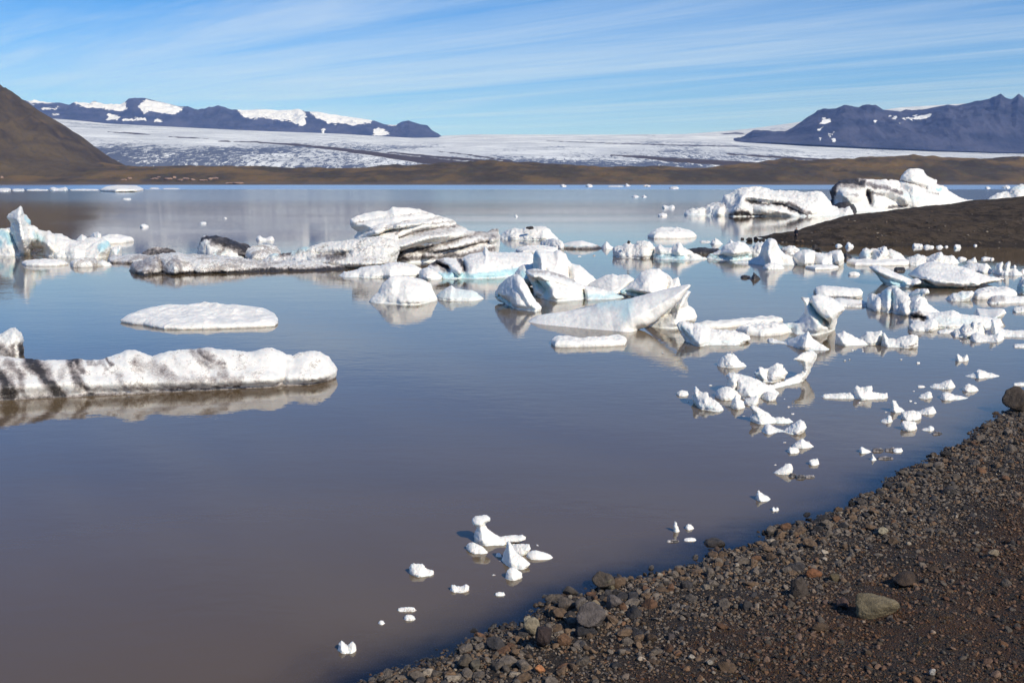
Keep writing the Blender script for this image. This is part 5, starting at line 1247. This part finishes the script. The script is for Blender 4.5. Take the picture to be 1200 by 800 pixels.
PAL = {'grey': (0.150, 0.122, 0.096), 'brown': (0.150, 0.099, 0.061), 'dark': (0.050, 0.045, 0.044), 'rust': (0.165, 0.088, 0.048), 'pale': (0.30, 0.25, 0.19)}
bpy.context.view_layer.update()
shore_o = bpy.data.objects['gravel_shore']; spit_o = bpy.data.objects['gravel_spit']; mor_o = bpy.data.objects['moraine_hills']
def cast(o, u, v):
    d = Vector(ray(u, v)).normalized()
    ok, loc, nr, fi = o.ray_cast(Vector((0, 0, CAMH)), d)
    return loc if ok else None

STONES = []
def place_stone(proto, loc, size, rotz, color, label, group=None, tilt=(0, 0), name='stone', cat='stone'):
    o = proto.copy()
    COL.objects.link(o)
    o.name = name
    o.location = loc
    o.rotation_euler = (tilt[0], tilt[1], rotz)
    o.scale = size
    o.color = (*color, 1)
    tag(o, label, cat, group)
    STONES.append((loc[0], loc[1], max(size[0], size[1])))
    return o

protos = []
for k in range(9):
    V, Fc = stone_shape(4, 40 + k, 11 + k % 5, 0.16)
    me = mesh_obj('stone', V, Fc, m_stone)
    COL.objects.unlink(me)
    protos.append(me)

def noted(label, u0, u1, vt, vb, color, k=0, sink=0.25, depth=0.8, rz=0.3, name='stone', on=None, cat='stone', hmul=1.0):
    p = cast(on or shore_o, (u0 + u1) / 2, vb - 0.18 * (vb - vt))
    if p is None:
        p = Vector(on_level((u0 + u1) / 2, vb))
    px = p.y / F
    w = (u1 - u0) * px / 2; h = (vb - vt) * px / 2 * 1.05 * hmul
    place_stone(protos[k % 9], (p.x, p.y + w * depth * 0.4, p.z + h * (1 - sink)), (w * 1.06, w * depth, h * 1.1), rz, color, label, name=name, cat=cat)

noted('large yellowish boulder with a dark shaded left end, lower right of the shore', 998, 1050, 698, 727, (0.165, 0.135, 0.082), 3, 0.2, 0.7, 0.2, 'boulder', cat='boulder')
noted('flat brown boulder just up the slope from the yellowish boulder', 1043, 1082, 674, 689, (0.060, 0.040, 0.026), 4, 0.5, 0.8, 0.9, 'boulder', cat='boulder')
noted('dark rounded boulder at the waterline by the right picture edge', 1180, 1208, 461, 488, (0.075, 0.058, 0.045), 2, 0.22, 0.9, 0.0, 'boulder', cat='boulder')
noted('biggest grey rounded stone of the near waterline band', 678, 711, 715, 742, (0.115, 0.098, 0.090), 2, 0.15, 0.9, 0.4)
noted('cream-coloured stone standing at the water edge left of the maroon one', 614, 633, 729, 750, (0.27, 0.23, 0.16), 4, 0.1, 0.8, 0.2)
noted('small round cream stone on the water side of the larger cream stone', 613, 624, 724, 734, (0.33, 0.29, 0.21), 6, 0.1, 0.9, 0.8)
noted('dark maroon stone between the cream and the rust-coloured stones', 627, 651, 734, 764, (0.045, 0.030, 0.027), 0, 0.15, 0.8, 1.1)
noted('rust-coloured stone right of the dark maroon one', 650, 668, 745, 759, (0.16, 0.088, 0.048), 7, 0.15, 0.8, 0.3)
noted('small bright orange stone near the bottom edge of the shore', 626, 638, 781, 790, (0.46, 0.20, 0.085), 8, 0.2, 0.9, 0.1)
noted('broad brown stone lying half in the water, uppermost of its heap', 695, 722, 676, 695, (0.10, 0.078, 0.058), 1, 0.15, 0.9, 1.4)
noted('mossy-tinted stone behind the broad brown one', 706, 724, 681, 695, (0.14, 0.118, 0.075), 5, 0.2, 0.9, 2.0)
noted('grey-brown stone with a rounded back above the cream stones', 652, 675, 702, 719, (0.125, 0.100, 0.080), 3, 0.1, 0.9, 0.0)
noted('plain grey stone right beside the round-backed one', 673, 690, 704, 719, (0.12, 0.104, 0.092), 6, 0.15, 0.9, 0.7)
noted('light grey angular stone above the biggest rounded stone', 709, 728, 701, 716, (0.155, 0.130, 0.115), 4, 0.2, 0.8, 2.4)
noted('little pale tan stone just above the biggest rounded stone', 692, 704, 706, 718, (0.28, 0.22, 0.145), 2, 0.2, 0.8, 0.4)
noted('flat dark stone awash at the water edge below the upright ice bottle', 829, 853, 633, 643, (0.075, 0.060, 0.048), 0, 0.3, 0.9, 0.2)
noted('dark flat stone lying in the shallows off the bank, right', 975, 989, 575.5, 581.5, (0.05, 0.045, 0.042), 5, 0.45, 1.0, 0.2)
noted('dark stone alone in the shallows between ice and cream stones', 551, 561, 738, 746, (0.05, 0.045, 0.045), 2, 0.3, 0.9, 0.5)
noted('tiny brown stone poking out of the water beside the lowest ice piece', 425, 434, 763.5, 769.5, (0.09, 0.075, 0.06), 7, 0.3, 0.9, 0.5)
noted('brown stone of the lower bank cluster, left of a grey twin', 535, 555, 771, 786, (0.105, 0.084, 0.062), 1, 0.2, 0.8, 0.5)
noted('grey stone of the lower bank cluster, right of its brown twin', 546, 565, 774, 787, (0.105, 0.092, 0.070), 3, 0.2, 0.8, 1.5)
noted('pale cream stone high on the bank, right of centre', 1030, 1042, 620, 628, (0.33, 0.29, 0.20), 2, 0.2, 0.8, 0.3)
noted('tan flat stone on the upper bank near the right edge', 1158, 1172, 646, 654, (0.24, 0.195, 0.135), 4, 0.2, 0.8, 0.3)
noted('white pebble on the dark ground at the bottom edge', 1089, 1098, 785, 793, (0.50, 0.47, 0.42), 6, 0.2, 0.9, 0.3)
noted('whitish pebble on the mossy ground, left one of two', 806, 815, 768, 774, (0.36, 0.32, 0.26), 8, 0.2, 0.9, 0.3)
noted('whitish pebble on the mossy ground, right one of two', 829, 837, 774, 780, (0.36, 0.32, 0.26), 0, 0.2, 0.9, 0.3)
noted('rusty orange stone in the gravel left of the yellowish boulder', 941, 962, 668, 678, (0.20, 0.088, 0.040), 7, 0.3, 0.8, 0.3)
noted('olive-brown stone in the gravel below the rusty orange one', 968, 986, 672, 683, (0.10, 0.078, 0.042), 3, 0.3, 0.8, 1.2)
noted('dark red-brown stone touching the left of the yellowish boulder', 980, 997, 703, 714, (0.10, 0.062, 0.050), 1, 0.35, 0.8, 0.6)
noted('grey-brown broad stone sunk in gravel left of the rusty one', 925, 948, 681, 702, (0.07, 0.055, 0.045), 5, 0.45, 0.8, 0.2)

# --- a few hundred cobbles, each its own object
rs = np.random.RandomState(21)
cand = np.stack([rs.uniform(-4, 20, 24000), rs.uniform(13.5, 37, 24000)], 1)
zc_, sc_ = shore_height(cand)
uvc = project(np.c_[cand, zc_])
vis = (uvc[:, 0] > 410) & (uvc[:, 0] < 1215) & (uvc[:, 1] < 815) & (sc_ > -0.35)
dens = np.exp(-((np.maximum(sc_ - 0.5, 0)) / 1.5) ** 1.1) * np.where(sc_ < 0, 0.35, 1.0) + 0.05
dens *= 0.55 + 0.9 * np.exp(-((uvc[:, 0] - 680) / 170) ** 2)
keep = vis & (rs.uniform(0, 1, len(cand)) < dens)
cand, zc_, sc_, uvc = cand[keep], zc_[keep], sc_[keep], uvc[keep]
rad = np.exp(rs.normal(math.log(0.066), 0.36, len(cand))) * np.where(sc_ > 3.0, 0.8, 1.0)
rad = np.clip(rad, 0.045, 0.16)
order = np.argsort(-rad)
names = list(PAL)
KIND = {'grey': 'grey', 'brown': 'brown', 'dark': 'near-black', 'rust': 'rusty red-brown', 'pale': 'pale tan'}
n_ind = 0
taken = []
for i in order:
    if n_ind >= 262: break
    x, y = cand[i]
    if any((x - a) ** 2 + (y - b) ** 2 < ((rad[i] + r) * 0.62) ** 2 for a, b, r in STONES): continue
    kind = names[rs.choice(5, p=[0.46, 0.30, 0.16, 0.045, 0.035])]
    col = np.array(PAL[kind]) * rs.uniform(0.7, 1.25) * (0.8 if sc_[i] > 2.5 else 1.0)
    zone = 'in the stony band along the near waterline' if sc_[i] < 1.6 else 'half sunk in the gravel up the bank'
    sz = rad[i] * np.array([rs.uniform(.85, 1.3), rs.uniform(.75, 1.1), rs.uniform(.55, .85)])
    place_stone(protos[rs.randint(9)], (x, y, zc_[i] + sz[2] * (0.35 if sc_[i] < 1.6 else 0.12)), sz, rs.uniform(0, 6.28), col, f'{KIND[kind]} cobble {zone}', f'{KIND[kind]} cobbles {zone}', (rs.uniform(-.35, .35), rs.uniform(-.35, .35)), name='cobble', cat='cobble')
    n_ind += 1

# --- everything smaller: one mass of gravel
m_peb, nt = new_mat('gravel_stones')
ac = nt.attr('tone').outputs['Color']
pos = nt.n('ShaderNodeNewGeometry').outputs['Position']
n1 = nt.noise(pos, 45.0, 3, 0.7)
dk = nt.n('ShaderNodeMix', data_type='RGBA', blend_type='MULTIPLY')
dk.inputs[0].default_value = 1.0
nt.link(ac, dk.inputs[6])
nt.link(nt.mixc(nt.step(n1, 0.3, 0.7), (0.6, 0.58, 0.57), (1.2, 1.18, 1.15)), dk.inputs[7])
zz = nt.n('ShaderNodeSeparateXYZ', ins={0: pos}).outputs[2]
wet = nt.math('SUBTRACT', 1.0, nt.step(zz, 0.02, 0.10))
c = nt.mixc(nt.math('MULTIPLY', wet, 0.6), dk.outputs[2], (0.008, 0.007, 0.007))
bs = surface(nt, c, 0.88, n1, 0.5, 0.02, 0.25)
nt.link(nt.math('SUBTRACT', 0.9, nt.math('MULTIPLY', wet, 0.5)), bs.inputs['Roughness'])

def scatter(n, sub, lo, hi, sdist, seed):
    r = np.random.RandomState(seed)
    P = np.stack([r.uniform(-6, 27, n * 4), r.uniform(11.5, 44, n * 4)], 1)
    z, s = shore_height(P)
    uv = project(np.c_[P, z])
    ok = (uv[:, 0] > 300) & (uv[:, 0] < 1480) & (uv[:, 1] < 930) & (s > -1.5)
    ok &= r.uniform(0, 1, len(P)) < sdist(s)
    # patchy sorting of the beach
    pt = fbm(np.c_[P, np.zeros(len(P))] / 1.4, 3)
    ok &= r.uniform(0, 1, len(P)) < np.clip(0.75 + 1.3 * pt + 0.5 * (s < 1.2), 0.08, 1)
    P, z, s = P[ok][:n], z[ok][:n], s[ok][:n]
    m = len(P)
    R = np.exp(r.uniform(math.log(lo), math.log(hi), m))
    ks = np.array([0.45, 0.29, 0.19, 0.045, 0.025]).cumsum()
    kc = np.searchsorted(ks, r.uniform(0, 0.999, m))
    base = np.array([PAL[k] for k in names])[kc] * r.uniform(0.55, 1.25, m)[:, None]
    inl = sstep(2.0, 5.5, s)[:, None]
    base = base * (1 - 0.45 * inl) + inl * np.where(r.uniform(0, 1, (m, 1)) < 0.42, np.array([[0.075, 0.030, 0.011]]), 0.0)
    nP = 8
    Vs, Fs, Cs, off = [], [], [], 0
    pick = r.randint(0, nP, m)
    for k in range(nP):
        pv, pf = stone_shape(sub, 200 + k + sub * 31, 10, 0.1)
        ids = np.nonzero(pick == k)[0]
        if not len(ids): continue
        a = r.uniform(0, 6.28, len(ids)); tl = r.uniform(-.5, .5, (len(ids), 2))
        sc3 = R[ids][:, None] * np.stack([r.uniform(.8, 1.3, len(ids)), r.uniform(.75, 1.1, len(ids)), r.uniform(.5, .85, len(ids))], 1)
        v = pv[None] * sc3[:, None, :]
        v[:, :, 2] += v[:, :, 0] * tl[:, :1] + v[:, :, 1] * tl[:, 1:]
        ca, sa = np.cos(a)[:, None], np.sin(a)[:, None]
        w3 = np.stack([v[:, :, 0] * ca - v[:, :, 1] * sa, v[:, :, 0] * sa + v[:, :, 1] * ca, v[:, :, 2]], 2)
        w3 += np.c_[P[ids], z[ids] + sc3[:, 2] * 0.25][:, None, :]
        Vs.append(w3.reshape(-1, 3))
        Fs.append((pf[None] + (off + np.arange(len(ids))[:, None, None] * len(pv))).reshape(-1, 3))
        Cs.append(np.repeat(base[ids], len(pv), 0))
        off += len(ids) * len(pv)
    return np.vstack(Vs), np.vstack(Fs), np.vstack(Cs)

A = scatter(14500, 3, 0.032, 0.068, lambda s: np.where(s < -0.15, 0.18 * np.exp((s + 0.15) / 0.6), np.exp(-np.maximum(s - 0.6, 0) / 2.6) * 0.95 + 0.10), 5)
B = scatter(43000, 2, 0.018, 0.038, lambda s: np.where(s < -0.2, 0.25, np.exp(-np.maximum(s - 0.8, 0) / 4.2) * 0.9 + 0.30), 6)
Cc = scatter(68000, 1, 0.009, 0.022, lambda s: np.ones(len(s)), 8)
V = np.vstack([A[0], B[0], Cc[0]]); C = np.vstack([A[2], B[2], Cc[2]])
Fc = np.vstack([A[1], B[1] + len(A[0]), Cc[1] + len(A[0]) + len(B[0])])
g = mesh_obj('gravel', V, Fc, m_peb, smooth=True, attrs={'tone': C})
g['kind'] = 'stuff'

# low dead moss and grass tufts among the stones up the bank
m_moss, nt = new_mat('dry_moss')
oi = nt.attr('tone').outputs['Color']
surface(nt, oi, 0.95, None, spec=0.1)
r = np.random.RandomState(77)
P = np.stack([r.uniform(0, 26, 120000), r.uniform(11.5, 42, 120000)], 1)
z, s = shore_height(P)
uv = project(np.c_[P, z])
dn = np.clip(0.30 + 1.5 * fbm(np.c_[P, np.zeros(len(P))] / 1.1 + 3, 4), 0, 1) * sstep(1.8, 5.0, s)
ok = (uv[:, 0] > 500) & (uv[:, 0] < 1450) & (uv[:, 1] < 900) & (r.uniform(0, 1, len(P)) < dn)
P, z = P[ok], z[ok]
m = len(P)
nb = 5
base = np.repeat(np.c_[P, z - 0.004], nb, 0)
an = r.uniform(0, 6.28, m * nb); L = r.uniform(0.015, 0.055, m * nb); wd = r.uniform(0.0025, 0.006, m * nb)
le = r.uniform(0.2, 1.3, m * nb)
base[:, :2] += r.normal(0, 0.018, (m * nb, 2))
dirx, diry = np.cos(an), np.sin(an)
tip = base + np.stack([dirx * L * le, diry * L * le, L * 0.8], 1)
sd = np.stack([-diry * wd, dirx * wd, 0 * wd], 1)
V = np.stack([base - sd, base + sd, tip], 1).reshape(-1, 3)
Fc = np.arange(len(V)).reshape(-1, 3)
tone = np.array([(0.15, 0.060, 0.020), (0.11, 0.046, 0.02), (0.15, 0.090, 0.030), (0.075, 0.060, 0.022)])[r.choice(4, m, p=[.4, .3, .18, .12])] * r.uniform(0.6, 1.2, (m, 1))
tone = np.repeat(np.repeat(tone, nb, 0), 3, 0)
o = mesh_obj('dry_moss', V, Fc, m_moss, smooth=False, attrs={'tone': tone})
o['kind'] = 'stuff'

# ------------------------------------------------------------------ stones on the spit, in the shallows and on the ice
r = np.random.RandomState(31)
for k, (u, v, wpx, hpx, lab) in enumerate([(870.5, 280.5, 4, 2.6, 'tiny dark stone in the shallows, farthest left of the row off the spit tip'), (878.5, 282.6, 7, 4, 'dark stone in the shallows, second of the row off the spit tip'), (886.5, 281, 6, 3.4, 'dark stone in the shallows, third of the row off the spit tip'),
                                   (893.5, 282, 7, 3.4, 'flat dark stone in the shallows nearest the spit tip'), (904, 279.5, 9, 4.5, 'dark angular stone at the very tip of the spit'), (954, 290, 7, 3, 'dark stone awash below the person on the spit'), (960, 294, 8, 3.4, 'wide dark stone awash beside the blocky iceberg')]):
    p = on_level(u, v)
    px = p[1] / F
    place_stone(protos[k], (p[0], p[1], hpx * px * 0.2), (wpx * px / 2, wpx * px / 2, hpx * px * 0.75), k, PAL['dark'], lab, 'stones in the shallows off the spit')
for k in range(120):
    u = r.uniform(912, 1200); t = r.uniform(0, 1) ** 1.5
    vlo = 286; vhi = np.interp(u, [912, 950, 985, 1060, 1130, 1200], [279, 270, 257, 250, 241, 233])
    p = cast(spit_o, u, vlo + (vhi - vlo) * t)
    if p is None: continue
    px = p.y / F
    w = r.uniform(1.0, 2.8) * px / 2 * (1.5 if u < 945 else 1)
    tone = r.choice(['dark', 'brown', 'grey', 'pale'], p=[.35, .35, .2, .1])
    zone = 'near the tip of the spit' if u < 950 else 'on the slope of the spit'
    place_stone(protos[r.randint(9)], (p.x, p.y, p.z + w * 0.2), (w * 1.2, w, w * 0.75), r.uniform(0, 6), np.array(PAL[tone]) * r.uniform(.7, 1.1), f'{KIND[tone]} small boulder {zone}', f'{KIND[tone]} boulders {zone}', name='boulder', cat='boulder')
def on_ice(u, v, wpx, hpx, Y, lab, k):
    p = at_dist(u, v, Y); px = Y / F
    place_stone(protos[k], (p[0], p[1], p[2]), (wpx * px / 2, wpx * px / 2.4, hpx * px / 2), k, (0.06, 0.05, 0.045), lab)
on_ice(621.5, 266.6, 9, 3.6, on_level(620, 281)[1] , 'dark stone resting on the bumpy white ice strip', 3)
on_ice(736.5, 284.2, 5, 3.4, on_level(740, 302)[1], 'small dark stone perched on the gritty ice hump', 5)
r = np.random.RandomState(9)
for k, (u, v, wpx) in enumerate([(146, 211, 7), (152, 209.5, 5), (181, 210, 9), (186, 208, 5), (198, 210, 10), (204, 208.5, 5), (212, 211.5, 7), (217, 209.5, 9), (226, 211, 6), (240, 211.5, 10), (247, 210, 6), (252, 209.5, 8), (268, 215, 9), (280, 215.2, 12), (2, 208.5, 4)]):
    p = cast(mor_o, u, v)
    if p is None: continue
    px = p.y / F
    place_stone(protos[k % 9], (p.x, p.y, p.z), (wpx * px / 2, wpx * px / 2.2, 1.5 * px), r.uniform(-.2, .2), np.array((0.30, 0.20, 0.145)) * r.uniform(.8, 1.1), 'pinkish boulder on the far shore below the brown hills', 'pinkish boulders on the far shore', name='boulder', cat='boulder')

# ------------------------------------------------------------------ the person on the spit
def skin_mesh(name, pts, edges, radii, sub, mat, parent=None, root=0):
    me = bpy.data.meshes.new(name)
    me.from_pydata([Vector(p) for p in pts], edges, [])
    o = bpy.data.objects.new(name, me)
    COL.objects.link(o)
    md = o.modifiers.new('skin', 'SKIN')
    md.use_smooth_shade = True
    for i, rr in enumerate(radii):
        rr = rr if isinstance(rr, tuple) else (rr, rr)
        me.skin_vertices[0].data[i].radius = rr
    me.skin_vertices[0].data[root].use_root = True
    sb = o.modifiers.new('sub', 'SUBSURF'); sb.levels = sub; sb.render_levels = sub
    bpy.context.view_layer.update()
    dg = bpy.context.evaluated_depsgraph_get()
    nm = bpy.data.meshes.new_from_object(o.evaluated_get(dg))
    o.modifiers.clear()
    o.data = nm
    nm.materials.clear(); nm.materials.append(mat)
    if parent: o.parent = parent
    return o
def plain(name, col, rough=0.8):
    m_, n_ = new_mat(name)
    ps = n_.n('ShaderNodeTexCoord').outputs['Object']
    surface(n_, n_.mixc(n_.noise(ps, 30, 3), tuple(a * 0.8 for a in col), tuple(a * 1.15 for a in col)), rough, n_.noise(ps, 60, 3), 0.3, 0.01)
    return m_
m_skin, m_jkt, m_trs, m_hair, m_boot = plain('skin', (0.42, 0.25, 0.18), 0.6), plain('navy_jacket', (0.018, 0.020, 0.032)), plain('dark_trousers', (0.020, 0.020, 0.024)), plain('dark_hair', (0.03, 0.02, 0.015)), plain('boots', (0.03, 0.025, 0.02))
pts = [(0, 0, .95), (0, 0, 1.12), (0, 0.01, 1.32), (0, 0, 1.46), (0, -.01, 1.54), (0, -.02, 1.64), (0, -.02, 1.72)]
rad = [(.15, .11), (.135, .10), (.16, .11), (.09, .08), (.055, .055), (.078, .095), (.06, .075)]
edg = [(0, 1), (1, 2), (2, 3), (3, 4), (4, 5), (5, 6)]
def chain(start, seq):
    prev = start
    ids = []
    for p, rr in seq:
        pts.append(p); rad.append(rr); edg.append((prev, len(pts) - 1)); prev = len(pts) - 1; ids.append(prev)
    return ids
for s in (-1, 1):
    chain(0, [((s * .10, 0, .88), (.085, .09)), ((s * .115, -.02, .50), .058), ((s * .13, .02, .10), .042), ((s * .135, -.06, .035), (.04, .03)), ((s * .14, -.15, .025), (.035, .022))])
    h = chain(3, [((s * .17, 0, 1.42), .06), ((s * .23, .02, 1.14), .045), ((s * .22, -.06, .90), .032), ((s * .215, -.08, .84), (.036, .018))])
    for k, (dy, ln) in enumerate([(-.03, .065), (-.012, .075), (.008, .07), (.026, .055)]):
        chain(h[-1], [((s * .213, -.08 + dy, .80), .009), ((s * .208, -.085 + dy, .80 - ln * .55), .0085), ((s * .198, -.088 + dy, .80 - ln), .007)])
    chain(h[-2], [((s * .20, -.115, .85), .011), ((s * .192, -.128, .81), .009)])
    chain(5, [((s * .082, -.005, 1.645), (.012, .02))])
chain(5, [((0, -.118, 1.635), .012)])
body = skin_mesh('person', pts, edg, rad, 1, m_skin)
jp = [(0, 0, .88), (0, 0, 1.0), (0, 0, 1.12), (0, 0.01, 1.32), (0, 0, 1.47), (0, -.005, 1.52)]
jr = [(.185, .145), (.175, .14), (.16, .125), (.185, .135), (.10, .09), (.075, .075)]
je = [(0, 1), (1, 2), (2, 3), (3, 4), (4, 5)]
for s in (-1, 1):
    b0 = len(jp)
    jp += [(s * .18, 0, 1.42), (s * .24, .02, 1.14), (s * .225, -.06, .91)]; jr += [.075, .062, .046]
    je += [(4, b0), (b0, b0 + 1), (b0 + 1, b0 + 2)]
skin_mesh('jacket', jp, je, jr, 1, m_jkt, body)
tp = [(0, 0, .98), (0, 0, .92)]; tr_ = [(.155, .12), (.15, .12)]; te = [(0, 1)]
for s in (-1, 1):
    b0 = len(tp)
    tp += [(s * .10, 0, .84), (s * .115, -.02, .50), (s * .13, .02, .12)]; tr_ += [(.10, .105), .075, .06]
    te += [(1, b0), (b0, b0 + 1), (b0 + 1, b0 + 2)]
skin_mesh('trousers', tp, te, tr_, 1, m_trs, body)
skin_mesh('hair', [(0, .03, 1.60), (0, .012, 1.70), (0, -.03, 1.755)], [(0, 1), (1, 2)], [(.07, .06), (.082, .085), (.06, .06)], 1, m_hair, body)
for s in (-1, 1):
    skin_mesh('boot', [(s * .13, .02, .20), (s * .133, .015, .06), (s * .138, -.08, .04), (s * .14, -.17, .03)], [(0, 1), (1, 2), (2, 3)], [.055, (.055, .05), (.05, .04), (.045, .03)], 1, m_boot, body)
    V, Fc = ico(2)
    mesh_obj('eye', V * 0.012 + np.array([s * .032, -.108, 1.665]), Fc, plain('eye', (0.02, 0.015, 0.012), 0.3), parent=body)
tag(body, 'person in dark clothes standing at the water edge on the tip of the gravel spit', 'person')
p = on_level(932.5, 283.0)
pz = float(spit_height(np.array([p[0]]), np.array([p[1]]))[0])
p2 = cast(spit_o, 932.5, 282.4)
if p2 is None: p2 = Vector(p)
body.location = (p2.x, p2.y, max(p2.z, 0.0))
body.rotation_euler = (0, 0, math.radians(-50))
